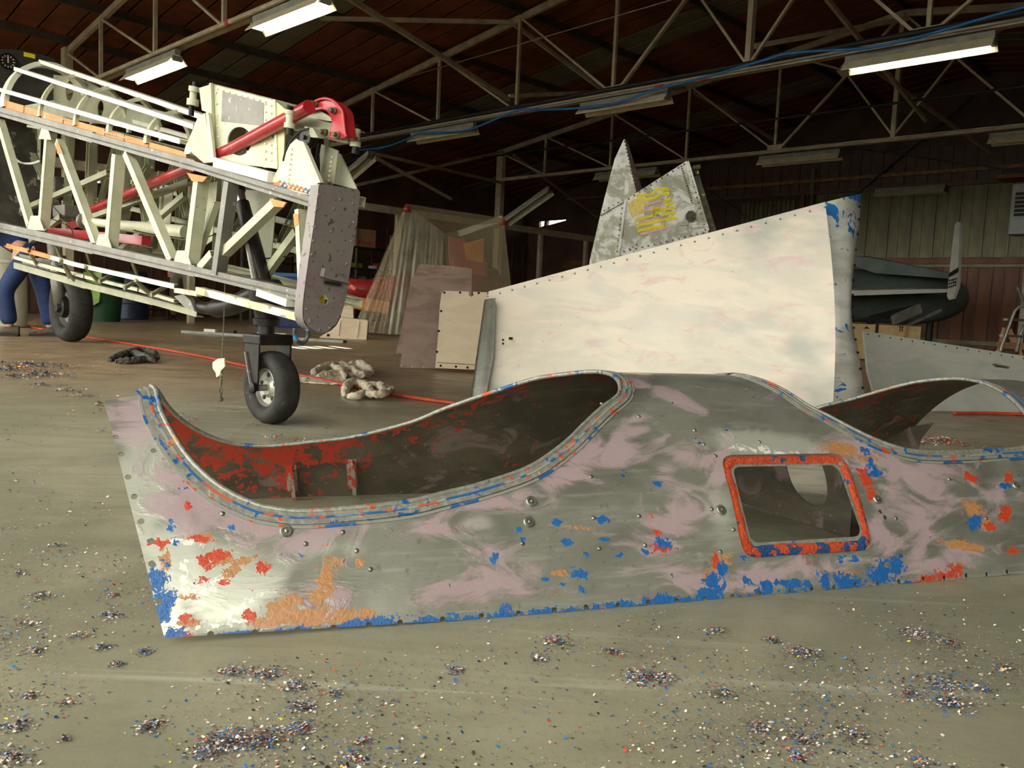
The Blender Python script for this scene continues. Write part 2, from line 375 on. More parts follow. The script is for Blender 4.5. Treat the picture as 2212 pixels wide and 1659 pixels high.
# eaves beam with posts along the workshop bay
bb = thing('bay_beam', 'cream steel beam on posts along the dark workshop bay', 'beam', un(-14.3, 9, 0))
MB().box(un(-14.3, 8.5, 2.45), UD*.05, ND*10.2, Z*.075).build('beam', M_truss, bb)
for nn in (-1.5, 3, 6.6, 11.1, 15.6, 17.4): MB().box(un(-14.3, nn, 1.19), UD*.05, ND*.05, Z*1.19).build('post', M_truss, bb)
# --- service runs along the hose truss
def npts(l, n): return [onn(x, y, n) for x, y in l]
c1 = smoothpath([tuple(p) for p in npts([(770,325),(830,318),(880,300),(907,288),(960,286),(1010,281),(1060,262),(1120,238),(1180,237),(1240,234),(1300,228),(1360,215),(1400,198),(1528,165),(1657,128),(1694,117),(1767,110),(1877,103),(1987,79),(2134,37),(2212,16),(2330,-12)], 9.05)], 90)
tag(MB().tube([Vector(p) for p in c1], .016, 8).build('air_hose', M_blue, smooth=True), 'bright blue air hose draped along the truss', 'hose')
tag(MB().cyl(un(-13.5, 9.28, ZB+.06), un(3.5, 9.28, ZB+.06), .03, 10).build('cable_duct', M_black, smooth='auto'), 'black cable duct running along the hose truss', 'duct')
cr = thing('conduit_run', 'pale conduit with red tape along the hose truss', 'conduit', un(-13, 9.24, ZB))
MB().cyl(un(-13.3, 9.26, ZB-.03), un(3.5, 9.26, ZB-.03), .02, 8).build('pipe', M_conduit, cr, smooth='auto')
for px in (1425, 1523):
    p = onn(px, 180 - (px-1425)*.17, 9.26); q = UD*((p - un(0, 0, 0)).dot(UD)) + ND*9.26 + Z*(ZB-.03)
    MB().cyl(q - UD*.06, q + UD*.06, .027, 10).build('tape_band', M_redtape, cr, smooth='auto')
cr = thing('conduit_run', 'pale conduit along the nearest truss, with red tape', 'conduit', un(-13, 4.5, ZB))
MB().cyl(un(-13.3, 4.5, ZB-.02), un(3.5, 4.5, ZB-.02), .028, 8).build('pipe', M_truss, cr, smooth='auto')
p = onn(493, 35, 4.5); MB().cyl(UD*(p.dot(UD)-.03)+ND*4.5+Z*(ZB-.02), UD*(p.dot(UD)+.03)+ND*4.5+Z*(ZB-.02), .036, 10).build('tape_band', M_redtape, cr)
tag(MB().cyl(un(-13.3, 14.0, ZB-.02), un(3.5, 14.0, ZB-.02), .025, 8).build('conduit_run', M_truss, smooth='auto'), 'pale conduit along the furthest truss', 'conduit')
tag(MB().cyl(un(-14, 13.2, ZB+.35), un(3.5, 13.2, ZB+.35), .02, 8).build('black_cable', M_black, smooth='auto'), 'taut black cable before the furthest truss', 'cable')
gw = thing('guy_wire', 'thin sagging wire with red tags below the roof', 'wire', onn(800, 190, 9.0))
MB().tube([onn(800, 190, 9.0), onn(1450, 0, 7.2)], .006, 5).build('wire', M_conduit, gw)
for px, py in ((946, 145), (890, 161), (1163, 77)):
    a = onn(800, 190, 9.0); b = onn(1450, 0, 7.2); f = min((abs(proj(a.lerp(b, i/200))[0]-px), i/200) for i in range(201))[1]
    q = a.lerp(b, f); MB().box(q, (b-a).normalized()*.03, ND*.004, Z*.018).build('tag', M_redtape, gw)
# --- fluorescent lamps
M_tube = emit('lit_tube', (1, .97, .86, 1), 30); M_tubeoff = pm('unlit_tube', 'c9c9bd', 'bcbcae', 5, .3)
M_refl = pm('white_reflector', 'd6cfae', 'c6bd98', 8, .45); M_house = pm('grey_lamp_housing', '8f8e80', '7c7b6d', 6, .5)
def lamp(a, b, lit, label, out=None, drop=.0):
    a, b = Vector(a), Vector(b); d = (b - a).normalized(); out = Vector(out or -ND); out = (out - d*out.dot(d)).normalized(); up = out.cross(d)
    if up.z < 0: up = -up
    r = thing('fluorescent_lamp', label, 'lamp', (a + b)/2, 'fluorescent lamps'); c = (a+b)/2; L = (b-a).length/2
    MB().box(c + up*.05, d*L, out*.035, up*.035).build('housing', M_house, r)
    rf = MB(); 
    for k in (-1, 1): rf.prism([c - d*L + up*.02 + out*(k*.03), c + d*L + up*.02 + out*(k*.03), c + d*L - up*.085 + out*(k*.12), c - d*L - up*.085 + out*(k*.12)], up*.006 + out*(k*.002))
    rf.build('reflector', M_refl, r)
    for k in (-.5, .5):
        MB().cyl(c - d*(L-.05) - up*.03 + out*(k*.07), c + d*(L-.05) - up*.03 + out*(k*.07), .016, 10).build('tube', M_tube if lit else M_tubeoff, r, smooth='auto')
    for k in (-1, 1): MB().box(c + d*(k*(L-.02)) - up*.02, d*.02, out*.06, up*.03).build('lamp_holder', M_house, r)
    return r
def lamp_u(px0, py0, px1, py1, n, lit, label):
    a, b = onn(px0, py0, n), onn(px1, py1, n); z_ = ZB - .17
    lamp(UD*a.dot(UD) + ND*n + Z*z_, UD*b.dot(UD) + ND*n + Z*z_, lit, label)
lamp_u(277, 172, 384, 125, 4.5, True, 'lit fluorescent lamp on the nearest truss above the turtledeck stringers')
lamp_u(552, 30, 705, -30, 4.5, True, 'lit fluorescent lamp cut by the top edge of the picture')
lamp_u(890, 303, 1025, 284, 9.22, False, 'unlit fluorescent lamp under the blue hose, nearest the red bracket')
lamp_u(1255, 240, 1445, 206, 9.22, False, 'unlit fluorescent lamp under the blue hose, above the pointed fin')
lamp_u(1828, 128, 2152, 72, 9.22, True, 'lit fluorescent lamp at the upper right under the blue hose')
lamp_u(1287, 388, 1420, 372, 14.0, False, 'unlit fluorescent lamp partly behind the pointed fin')
lamp_u(1640, 355, 1815, 336, 14.0, False, 'unlit fluorescent lamp on the furthest truss, right of the flagged fin')
lamp_u(2138, 300, 2290, 285, 14.0, False, 'unlit fluorescent lamp at the right edge on the furthest truss')
a, b = onn(1888, 432, 18.55), onn(2040, 408, 18.55)
lamp(UD*a.dot(UD)+ND*18.6+Z*3.36, UD*b.dot(UD)+ND*18.6+Z*3.36, False, 'unlit lamp mounted on the olive gable wall')
lamp(atd(742, 385, 15.2), atd(800, 335, 14.9), False, 'slanting striped lamp hanging beside the red bracket', out=(0.3, -1, .6))
lamp(atd(1092, 478, 18.0), atd(1188, 410, 17.4), False, 'slanting striped lamp hanging right of the far column', out=(0.3, -1, .6))
# ================================================================== FOREGROUND FAIRING (arched aluminium deck panel)
FA = flo(355, 1395); FB = flo(2212, 1240); fe = (FB - FA).normalized(); fq = Vector((-fe.y, fe.x, 0))
HA, HB_, PW = .48, .40, 1.6
VV = np.linspace(0, 1, 2001); WW = HA * (1 - np.cos(np.pi*VV)); ZZ = HB_ * np.sin(np.pi*VV)**PW
LL = np.concatenate([[0], np.cumsum(np.hypot(np.diff(WW), np.diff(ZZ)))]); LT = LL[-1]; LM = LL[1000]
def S(s, l, off=0.):
    """point on the arch: s along, l arc length over the profile from the near foot; off = outward offset"""
    w = np.interp(l, LL, WW); z = np.interp(l, LL, ZZ)
    p = FA + fe*s + fq*float(w) + Z*float(z)
    if off: p = p + SN(l)*off
    return p
def SN(l):
    e = .004; w0, w1 = np.interp([max(0, l-e), min(LT, l+e)], LL, WW); z0, z1 = np.interp([max(0, l-e), min(LT, l+e)], LL, ZZ)
    return (fq*float(-(z1-z0)) + Z*float(w1-w0)).normalized()
def shit(px, py, far=False):
    d = ray(px, py); ow = (CAM-FA).dot(fq); dw = d.dot(fq); f = (WW-ow)*d.z - (ZZ-CAM.z)*dw
    i = np.where(f[:-1]*f[1:] < 0)[0]
    if len(i) == 0: i = int(np.argmin(np.abs(f))); t_ = 0
    else:
        i = int(i[-1] if far else i[0]); t_ = f[i]/(f[i]-f[i+1])
    w = WW[i] + t_*(WW[min(i+1, 2000)]-WW[i]); l = LL[i] + t_*(LL[min(i+1, 2000)]-LL[i]); k = (w-ow)/dw
    return ((CAM + d*float(k)) - FA).dot(fe), float(l)
vl = lambda v: float(np.interp(v, VV, LL))
near1 = [(224,867),(308,852),(327,835),(338,845),(349,890),(376,942),(409,990),(454,1035),(499,1065),(544,1086),(574,1095),(630,1103),(686,1103),(760,1097),(835,1090),(900,1080),(964,1064),(1020,1051),(1104,1025),(1153,1004),(1195,976),(1230,948),(1265,913),(1300,881),(1335,853)]
RN = [shit(*p) for p in near1] + [(.945, vl(.43)), (.955, vl(.47)), (.95, LM)]
i_br0 = len(RN) - 1
RN += [(x, LM) for x in (1.02, 1.1, 1.18, 1.26)] + [(1.335, LM)]; i_br1 = len(RN) - 1
RN += [(1.352, vl(.463)), (1.376, vl(.416))] + [shit(*p) for p in [(1743,876),(1787,898),(1838,925),(1888,949),(1939,967),(1990,976),(2074,976),(2141,972),(2212,964)]]
RN += [(2.05, vl(.315)), (2.085, vl(.38)), (2.10, vl(.45)), (2.10, LM)]; i_br2 = len(RN)-1
RN += [(2.2, LM), (2.29, LM)]
far1 = [(340,843),(361,875),(394,908),(443,938),(499,957),(555,963),(611,961),(686,953),(760,944),(835,927),(900,908),(950,887),(1020,862),(1090,839),(1160,818),(1230,808)]
RF = [shit(*p, True) for p in far1] + [(.944, vl(.524)), (.95, LM)]; j_br0 = len(RF)-1
RF += [(x, LM) for x in (1.02, 1.1, 1.18, 1.26)] + [(1.335, LM)]; j_br1 = len(RF)-1
RF += [(a_, vl(b_)) for a_, b_ in ((1.34,.53),(1.345,.58),(1.352,.62),(1.37,.66),(1.40,.72),(1.45,.76),(1.52,.78),(1.6,.78),(1.7,.76),(1.78,.735))] + [shit(*p, True) for p in [(1777,878),(1838,863),(1905,844),(1973,827)]] + [(2.09, vl(.54)), (2.10, LM)]; j_br2 = len(RF)-1
RF += [(2.2, LM), (2.29, LM)]
def refine(P, n, keep):
    """resample piecewise between corner indices so that corners stay sharp"""
    out = []; ks = [0] + keep + [len(P)-1]; tot = sum(math.dist(P[i], P[i+1]) for i in range(len(P)-1))
    for a, b in zip(ks[:-1], ks[1:]):
        seg = P[a:b+1]; q = np.array(smoothpath(seg, 8*len(seg))) if len(seg) > 2 else np.array(seg, float); ridge = all(abs(x[1]-LM) < 1e-6 for x in seg)
        d = np.concatenate([[0], np.cumsum(np.hypot(*np.diff(q, axis=0).T))]); m = max(2, int(n*d[-1]/tot)) if not ridge else (50 if d[-1] > .3 else 24)
        tt = np.linspace(0, d[-1], m+1)[:-1] if b != ks[-1] else np.linspace(0, d[-1], m+1)
        out += [(float(np.interp(x, d, q[:, 0])), float(np.interp(x, d, q[:, 1]))) for x in tt]
    return out
PN = refine(RN, 420, [2, i_br0, i_br1, i_br2]); PF = refine(RF, 420, [j_br0, j_br1, j_br2])
def colbase(P):
    s = np.array([p[0] for p in P]); d = np.concatenate([[0], np.cumsum(np.hypot(np.diff(s), np.diff([p[1] for p in P])))])/1
    raw = .75*np.maximum.accumulate(s) + .25*(d/d[-1]*2.4); raw = (raw-raw[0])/(raw[-1]-raw[0]); return raw*2.29
TH = .0028; ROWS = 60
fair = thing('deck_fairing', 'stripped aluminium arched deck fairing with two cockpit cutouts lying on the floor', 'aircraft panel', FA + fq*.48)
def halfshell(P, near):
    sb = colbase(P); l0 = 0. if near else LT; m = MB(); out = []; inn = []
    for (s, l), b in zip(P, sb):
        co, ci = [], []
        for i in range(ROWS+1):
            t_ = i/ROWS; ss = b + (s-b)*t_; ll = l0 + (l-l0)*t_
            lift = .012*max(0, 1-ss/.5) * max(0, 1-t_*2) if near else 0
            p = S(ss, ll) + Z*(lift + .001); n_ = SN(ll); co.append(p); ci.append(p - n_*TH + Z*(TH if i == 0 else 0))
        out.append(co); inn.append(ci)
    return out, inn
shell = MB()
for P, near in ((PN, True), (PF, False)):
    o_, i_ = halfshell(P, near); k = ROWS+1; nC = len(P); b0 = len(shell.v)
    shell.grid(o_, 0, flip=near); b1 = len(shell.v); shell.grid(i_, 1, flip=not near)
    def quad(a, b, c, d):
        shell.f.append((a, b, c, d) if near else (d, c, b, a)); shell.mi.append(0)
    for j in range(nC-1):
        quad(b0+(j+1)*k, b0+j*k, b1+j*k, b1+(j+1)*k)                          # foot
        onr = abs(P[j][1]-LM) < 1e-6 and abs(P[j+1][1]-LM) < 1e-6
        if not onr: quad(b0+j*k+ROWS, b0+(j+1)*k+ROWS, b1+(j+1)*k+ROWS, b1+j*k+ROWS)
    for i in range(ROWS):
        quad(b0+i, b0+i+1, b1+i+1, b1+i)
        e_ = (nC-1)*k; quad(b0+e_+i+1, b0+e_+i, b1+e_+i, b1+e_+i+1)
# ---- skin material driven by masks on the sheet: paint residue, painted sheen and glare
t = NT('stripped_aluminium')
at = t.new('ShaderNodeAttribute', attribute_name='maskA'); sa = t.new('ShaderNodeSeparateColor'); t.link(at.outputs['Color'], sa.inputs[0])
bt = t.new('ShaderNodeAttribute', attribute_name='maskB'); sb_ = t.new('ShaderNodeSeparateColor'); t.link(bt.outputs['Color'], sb_.inputs[0])
n1 = t.noise(46, 5, .72, dist=1.0); n2 = t.noise(120, 2, .65); n3 = t.noise(7, 5, .6, dist=1.5, cs=(1, 1, 2.2), rot=(0, .35, 0)); n4 = t.noise(3.2, 4, .6, dist=.8)
nn = t.math('ADD', t.math('MULTIPLY', n1, .75), t.math('MULTIPLY', n2, .25))
def msk(src, lo=.50, hi=.53, nz=nn, k=2.7):
    return t.ramp(t.math('SUBTRACT', t.math('ADD', src, t.math('MULTIPLY', nz, k)), k*.5), lo, hi)
base = t.mix(t.ramp(n4, .35, .68), lin('6f7064'), lin('8a8b7e'))
streak = t.noise(9, 4, .6, cs=(.6, .6, 9), rot=(.3, .5, 0)); base = t.mix(t.ramp(streak, .5, .72, 0, .35), base, lin('b4b7aa'))
base = t.mix(t.ramp(t.noise(60, 3, .6), .62, .70, 0, .5), base, lin('5f5f55'))
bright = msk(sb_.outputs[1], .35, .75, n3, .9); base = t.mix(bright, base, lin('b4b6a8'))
pink = t.ramp(t.math('SUBTRACT', t.math('ADD', sb_.outputs[0], t.math('MULTIPLY', n3, 2.4)), 1.2), .30, .80)
col = t.mix(t.math('MULTIPLY', pink, .85), base, lin('9c888b'))
ochre = msk(sa.outputs[2]); orange = msk(sa.outputs[1]); blue = msk(sa.outputs[0])
col = t.mix(ochre, col, t.mix(n2, lin('a97a4c'), lin('946840'))); col = t.mix(orange, col, t.mix(n2, lin('b83e1e'), lin('9c3620')))
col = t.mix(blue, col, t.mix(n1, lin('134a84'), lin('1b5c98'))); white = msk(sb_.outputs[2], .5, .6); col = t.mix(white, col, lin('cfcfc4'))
sp1 = t.ramp(t.noise(30, 3, .7), .70, .715); col = t.mix(sp1, col, lin('134a84')); sp2 = t.ramp(t.noise(37, 3, .7), .71, .725); col = t.mix(sp2, col, lin('b4552e'))
paint = t.math('MAXIMUM', t.math('MAXIMUM', ochre, orange), t.math('MAXIMUM', blue, t.math('MAXIMUM', sp1, sp2)))
anyc = t.math('MAXIMUM', paint, t.math('MULTIPLY', pink, .9)); anyc = t.math('MAXIMUM', anyc, t.math('MULTIPLY', white, .8))
rough = t.fmix(pink, t.math('ADD', t.math('MULTIPLY', n1, .25), .22), .10); rough = t.fmix(paint, rough, .45)
t.set(Base_Color=col, Metallic=t.fmix(anyc, .45, .0), Roughness=rough)
wet = t.math('MULTIPLY', pink, t.noise(20, 3, .55, dist=2.2))
h = t.math('ADD', t.math('MULTIPLY', paint, t.math('ADD', .6, t.math('MULTIPLY', n2, .9))), t.math('ADD', t.math('MULTIPLY', wet, .55), t.math('MULTIPLY', n3, .5)))
t.b.inputs['Coat Roughness'].default_value = .06; t.set(Coat_Weight=t.math('MULTIPLY', pink, .5)); t.bump(h, .36, .005); M_skin = t.m
t = NT('fairing_inside')
at = t.new('ShaderNodeAttribute', attribute_name='maskB'); sb_ = t.new('ShaderNodeSeparateColor'); t.link(at.outputs['Color'], sb_.inputs[0])
n1 = t.noise(22, 6, .68, dist=.6); n2 = t.noise(80, 4, .6); n3 = t.noise(6, 4, .6, cs=(1, 1, 2))
nn = t.math('ADD', t.math('MULTIPLY', n1, .75), t.math('MULTIPLY', n2, .25))
base = t.mix(t.ramp(n3, .35, .65), lin('4b453a'), lin('61594b')); base = t.mix(t.ramp(n2, .66, .7, 0, .4), base, lin('b0a9a0'))
red = t.ramp(t.math('SUBTRACT', t.math('ADD', sb_.outputs[2], t.math('MULTIPLY', nn, 2.4)), 1.2), .48, .52)
col = t.mix(t.math('MULTIPLY', t.ramp(t.noise(5, 4, .6, dist=2), .56, .66), .6), base, lin('8d7a76')); col = t.mix(red, col, t.mix(n2, lin('93291a'), lin('a83a24')))
t.set(Base_Color=col, Metallic=t.fmix(red, .35, 0.), Roughness=t.fmix(red, .45, .6)); t.bump(t.math('ADD', red, t.math('MULTIPLY', n1, .6)), .3, .004); M_inner = t.m
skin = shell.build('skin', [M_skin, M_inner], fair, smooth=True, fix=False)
bm = bmesh.new(); bm.from_mesh(skin.data); bmesh.ops.remove_doubles(bm, verts=bm.verts, dist=1e-5); bmesh.ops.recalc_face_normals(bm, faces=bm.faces); bm.to_mesh(skin.data); bm.free()
skin.data.set_sharp_from_angle(angle=math.radians(40))
# ---- window and fastener holes cut through the near side
def rquad(P, r, n=6):
    """rounded polygon in the (s,l) plane"""
    out = []; k = len(P)
    for i in range(k):
        a, b, c = (np.array(P[(i+j) % k]) for j in (-1, 0, 1)); da = (a-b)/np.linalg.norm(a-b); dc = (c-b)/np.linalg.norm(c-b)
        p0, p1 = b+da*r, b+dc*r
        for x in range(n+1):
            t_ = x/n; out.append(tuple((1-t_)**2*p0 + 2*t_*(1-t_)*b + t_*t_*p1))
    return out
WQ = [shit(*p) for p in [(1553, 984), (1824, 980), (1890, 1188), (1604, 1207)]]
WIN_O = rquad(WQ, .035); cw = np.mean(WQ, axis=0)
WIQ = [shit(*p) for p in [(1583, 1006), (1810, 1002), (1865, 1157), (1625, 1172)]]; WIN_I = rquad(WIQ, .022)
cut = MB(); k = len(WIN_O)
cut.add([S(s, l, .03) for s, l in WIN_O] + [S(s, l, -.03) for s, l in WIN_O], [tuple(range(k)), tuple(range(2*k-1, k-1, -1))] + [(i, k+i, k+(i+1) % k, (i+1) % k) for i in range(k)])
hol = [(455,1370),(550,1366),(643,1361),(720,1356),(796,1350),(864,1345),(956,1338),(1040,1331),(1120,1325),(1197,1318),(1266,1312),(1335,1308),(1400,1301),(1462,1297),(1523,1294),(1583,1288),(1642,1282),(1706,1276),(1754,1274),(1801,1270),(1848,1263),(1896,1262),(1942,1256),(1995,1250),(2040,1248),(2088,1243),(2132,1240),(2176,1235),
       (327,1170),(328,1219),(343,1300),(305,1127),(290,1073),(277,1031),(262,982),(250,945),(332,974),(1893,1078),(1902,1105),(1912,1118)]
for px, py in hol:
    s, l = shit(px, py); r_ = .0052
    c, n_ = S(s, l), SN(l); cut.cyl(c + n_*.012, c - n_*.012, r_, 10)
SOLVER = 'MANIFOLD'
fq0 = [(1.70, vl(.865)), (2.20, vl(.865)), (2.20, LT+.05), (1.70, LT+.05)]
far_o, far_i = [], []
for s_ in np.linspace(1.70, 2.20, 9): far_o.append(S(s_, vl(.875), .06)); far_i.append(S(s_, vl(.875), -.06))
P_a, P_b = S(1.70, vl(.875)), S(2.20, vl(.875)); cc_ = (P_a+P_b)/2; cut.box(Vector((cc_.x, cc_.y, P_a.z/2 - .05)) + fq*.05, fe*.25, fq*.085, Z*(P_a.z/2+.05))
cutter = cut.build('cutter', M_skin, fair)
md = skin.modifiers.new('b', 'BOOLEAN'); md.object = cutter; md.operation = 'DIFFERENCE'; md.solver = SOLVER
nb = len(skin.data.vertices); bake(skin); print('skin verts', nb, len(skin.data.vertices)); bpy.data.objects.remove(cutter)
# ---- masks for paint residue, painted sheen and glare
co = np.zeros(len(skin.data.vertices)*3); skin.data.vertices.foreach_get('co', co); co = co.reshape(-1, 3) + np.array(parent_off(fair))
rel = co - np.array(FA); SS = rel @ np.array(fe); WD = rel @ np.array(fq); HZ = co[:, 2]
vv = co - np.array(CAM); zc = vv @ np.array(FW); PX = CX + FPX*(vv @ np.array(RT))/zc; PY = CY - FPX*(vv @ np.array(UP))/zc
nearv = WD < HA
# arc position
LV = np.interp(np.where(nearv, HZ, 0), ZZ[:1001], LL[:1001]); LV = np.where(nearv, LV, LT - np.interp(HZ, ZZ[:1001], LL[:1001]))
def blobs(lst, soft=1.0):
    m_ = np.zeros(len(co))
    for b_ in lst:
        px, py, rx, ry = b_[:4]; a_ = math.radians(b_[4]) if len(b_) > 4 else 0; st = b_[5] if len(b_) > 5 else 1.
        dx, dy = PX-px, PY-py; x_ = (dx*math.cos(a_)+dy*math.sin(a_))/rx; y_ = (-dx*math.sin(a_)+dy*math.cos(a_))/ry
        m_ = np.maximum(m_, st*np.clip(soft - .50*np.sqrt(x_*x_+y_*y_), 0, 1))
    return np.where(nearv, m_, 0)
def bandl(l0, soft): return np.clip(1 - np.abs(LV-l0)/soft, 0, 1)
RNa = np.array(PN); 
def rimdist():
    d_ = np.full(len(co), 9.); P_ = np.array(PN[::2]); Q_ = np.array(PF[::2])
    for idx, R_ in ((nearv, P_), (~nearv, Q_)):
        R_ = R_[np.abs(R_[:, 1]-LM) > 1e-6]; ii = np.where(idx)[0]
        for c0 in range(0, len(ii), 4000):
            j = ii[c0:c0+4000]; d_[j] = np.sqrt(((SS[j, None]-R_[None, :, 0])**2 + (LV[j, None]-R_[None, :, 1])**2).min(1))
    return d_
RD = rimdist()
leftness = np.clip(1 - SS/.9, 0, 1)
blue = blobs([(1205,1128,9,8),(1222,1172,13,8),(1303,1122,14,9),(1120,1145,6,9),(1130,1165,6,6),(1306,1165,12,6),(1268,1198,7,6),(1338,1199,10,5),(1392,1190,9,7),(1252,1240,25,10,10),(1178,1252,12,6),(1256,1273,9,10),(1216,1262,5,5),(1430,1172,22,11),(1420,1045,10,7),(1067,1203,8,12,30),(1540,1265,22,30,20),(1560,1230,14,14),(1530,1290,32,14),(1440,1300,60,14),(1340,1310,45,12),(1245,1322,22,9),(1095,1318,16,14),(1020,1335,16,9),(930,1340,26,12),(1610,1252,9,14),(1655,1270,28,14),(1700,1262,60,10),(1830,1258,36,22),(1905,1240,26,24),(1935,1225,18,20),(1780,1252,14,20),(1960,1262,30,8),(1608,1208,12,7),(1830,1206,30,6),(2105,1130,12,18,30),(2172,1050,12,8),(380,1170,10,12),(368,1140,10,16),(345,1250,20,34,15),(352,1310,24,40,15),(375,1370,24,20),(440,1388,40,9),(520,1374,70,12,-5),(620,1366,60,9,-5),(790,1345,70,10,-8),(740,1356,30,10),(500,1140,8,5),(652,1200,7,5),(1870,975,14,8),(1880,1000,9,8),(1888,1022,16,8)])
blue = np.maximum(blue, np.where(nearv, bandl(0, .022)*np.clip(1.0-SS/2.4, .3, .9), 0))
orng = blobs([(465,1200,34,10,-10),(445,1215,14,14),(440,1255,20,10),(565,1225,14,16),(480,1258,16,8),(350,1170,25,9),(430,1165,40,7,5),(395,1335,26,8),(390,1375,30,14),(540,1330,16,14),(405,1090,10,10),(1425,1180,28,12),(1420,1150,12,6),(1868,1035,14,22,-20),(1885,1070,12,14),(2092,1030,20,8,15),(2140,1135,12,9),(2178,1035,10,14),(2172,1110,14,16),(2190,1190,12,9),(2140,1140,10,8),(2010,1250,26,9),(2050,1242,26,12),(2065,1228,14,10),(1975,1260,22,7),(1545,1215,7,20),(1400,1295,20,6),(1300,1316,12,5),(1900,960,24,10,30),(1560,1232,8,8),(1735,1213,20,4)])
ochr = blobs([(480,1205,26,18),(500,1235,22,9,-30),(520,1215,30,8,-20),(705,1245,22,34,20),(680,1290,20,18),(735,1215,12,12,60),(620,1305,38,16,-15),(600,1330,45,22),(680,1335,45,20),(735,1335,45,22),(790,1330,28,14),(570,1345,40,14),(355,1225,14,46,5),(430,1160,36,8),(415,1290,30,8),(400,1345,40,9),(1555,1225,18,34,25),(1530,1250,14,20),(1212,1238,18,6),(1260,1140,50,5,5,.8),(1820,970,44,14,10),(1870,990,26,8),(2100,1100,24,16,25),(2075,1178,36,9,10),(2110,1185,16,8),(1895,1235,18,18),(1830,1240,26,10),(2130,1130,10,14),(775,1215,14,8,20)])
pinkm = blobs([(300,900,60,70,0,.8),(400,1030,80,40,20),(430,1080,80,60,30),(520,1130,110,45,10),(600,1150,110,30,5),(700,1140,80,26),(480,1100,60,50),(950,1140,110,20,-5,.8),(1100,1080,120,26,-15),(1250,1000,120,40,-35),(1330,960,70,30,-45),(1440,1030,40,60,0,.8),(1460,1120,60,40),(1490,980,50,26),(1440,850,90,14,25),(1560,1010,14,60,10),(1450,1230,60,30,0,.8),(1100,1260,110,30,0,.7),(1000,1270,90,20,-10,.8),(1050,1180,50,70,10,.6),(700,1290,60,40,0,.7),(1860,980,70,40,25,.8),(1980,1030,120,40,20,.9),(2060,1080,90,30,10,.8),(2000,1120,60,60,0,.6),(1900,1160,40,60,0,.7),(1700,1240,160,26,-5,.8),(2040,1210,90,30,-5,.8),(1620,1270,80,14,-5,.7),(2150,1090,60,50,0,.6)], 1.1)
pinkm = np.maximum(pinkm*.95, .14)
sheenm = blobs([(300,1050,60,160,15),(430,1200,140,50,15),(430,1260,120,60,20),(520,1280,90,40,-30),(360,1330,40,60),(700,1180,120,30,0,.6),(1650,960,120,26,5),(1600,930,90,40,0,.5),(1030,1130,70,24,0,.6),(1560,1110,40,90,0,.7)], 1.1)  # cleaner metal at the left end, plus sheen painted into the colour
glarem = blobs([(445,1275,50,26,-30,.8),(520,1310,60,12,-30,.8),(400,1240,16,50,0,.8),(480,1350,80,10,-10,.8),(400,1170,50,12,10,.7),(1668,975,90,9,6,.8),(1600,965,40,7,0,.7)], .95)  # pale glare at the near corner and above the window, painted in
# rim smears of blue and orange
blue = np.maximum(blue, np.where(RD < .05, np.clip(1-np.abs(RD-.028)/.006, 0, 1)*.46, 0)); orng = np.maximum(orng, np.where(RD < .05, np.clip(1-np.abs(RD-.031)/.008, 0, 1)*.38, 0))
# inside red primer
nz = np.array([mnoise.noise(Vector((float(a*3), float(b*3), 0))) for a, b in zip(SS, LV)])
redm = .30 + .26*np.clip(1-RD/.13, 0, 1) + .10*np.clip(1-SS/.5, 0, 1) - .10*np.clip((SS-.5)/.3, 0, 1)*(SS < 1.5) + .22*nz; redm = np.where(RD < .012, .7, redm)
for nm_, chs in (('maskA', (blue, orng, ochr)), ('maskB', (pinkm, sheenm, np.where(nearv, glarem, 0)))):
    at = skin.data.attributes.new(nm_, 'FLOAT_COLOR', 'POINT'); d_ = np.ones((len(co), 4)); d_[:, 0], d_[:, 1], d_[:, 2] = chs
    if nm_ == 'maskB':
        inner = np.zeros(len(co), bool)
        for p in skin.data.polygons:
            if p.material_index == 1: inner[list(p.vertices)] = True
        d_[inner, 2] = redm[inner]
    at.data.foreach_set('color', d_.ravel())
# ---- rim moulding: flat strip plus rolled bead following each cutout
t = NT('rim_metal')
n1 = t.noise(26, 5, .65, dist=.8); n2 = t.noise(30, 4, .6, cs=(1, 1, 1), dist=.3); n3 = t.noise(90, 3, .6)
col = t.mix(t.ramp(n3, .4, .65), lin('7e7f73'), lin('93948a')); bl = t.ramp(n1, .60, .62); og = t.ramp(n2, .62, .64); oc = t.ramp(t.noise(18, 4, .6), .63, .66)
col = t.mix(oc, col, lin('a37d5a')); col = t.mix(og, col, lin('c0471f')); col = t.mix(bl, col, lin('164f88')); pt = t.math('MAXIMUM', bl, t.math('MAXIMUM', og, oc))
t.set(Base_Color=col, Metallic=t.fmix(pt, .3, 0), Roughness=.35); t.bump(t.math('ADD', t.math('MULTIPLY', pt, .8), n3), .35, .004); M_rim = t.m
M_groove2 = pm('stripe_paint', '17508a', '85867b', 9, .45, lo=.45, hi=.49, spots='b04a24', spot_s=24, spot_t=.57)
M_groove = pm('groove_paint', '17508a', '7e7f74', 14, .45, lo=.42, hi=.46, spots='a8451f', spot_s=30, spot_t=.62)
def offset_path(P, d):
    P = np.array(P); T = np.gradient(P, axis=0); T /= np.linalg.norm(T, axis=1)[:, None] + 1e-9; Nn = np.stack([T[:, 1], -T[:, 0]], 1); return P + Nn*d
def seg(P, a, b): return P
def ribbon(P, sgn, d0, d1, h0, h1):
    A_, B_ = offset_path(P, sgn*d0), offset_path(P, sgn*d1); m = MB()
    rows = [[S(*a, .0005), S(*a, h0), S(*b, h1), S(*b, .0005)] for a, b in zip(A_, B_)]
    m.grid(rows); return m
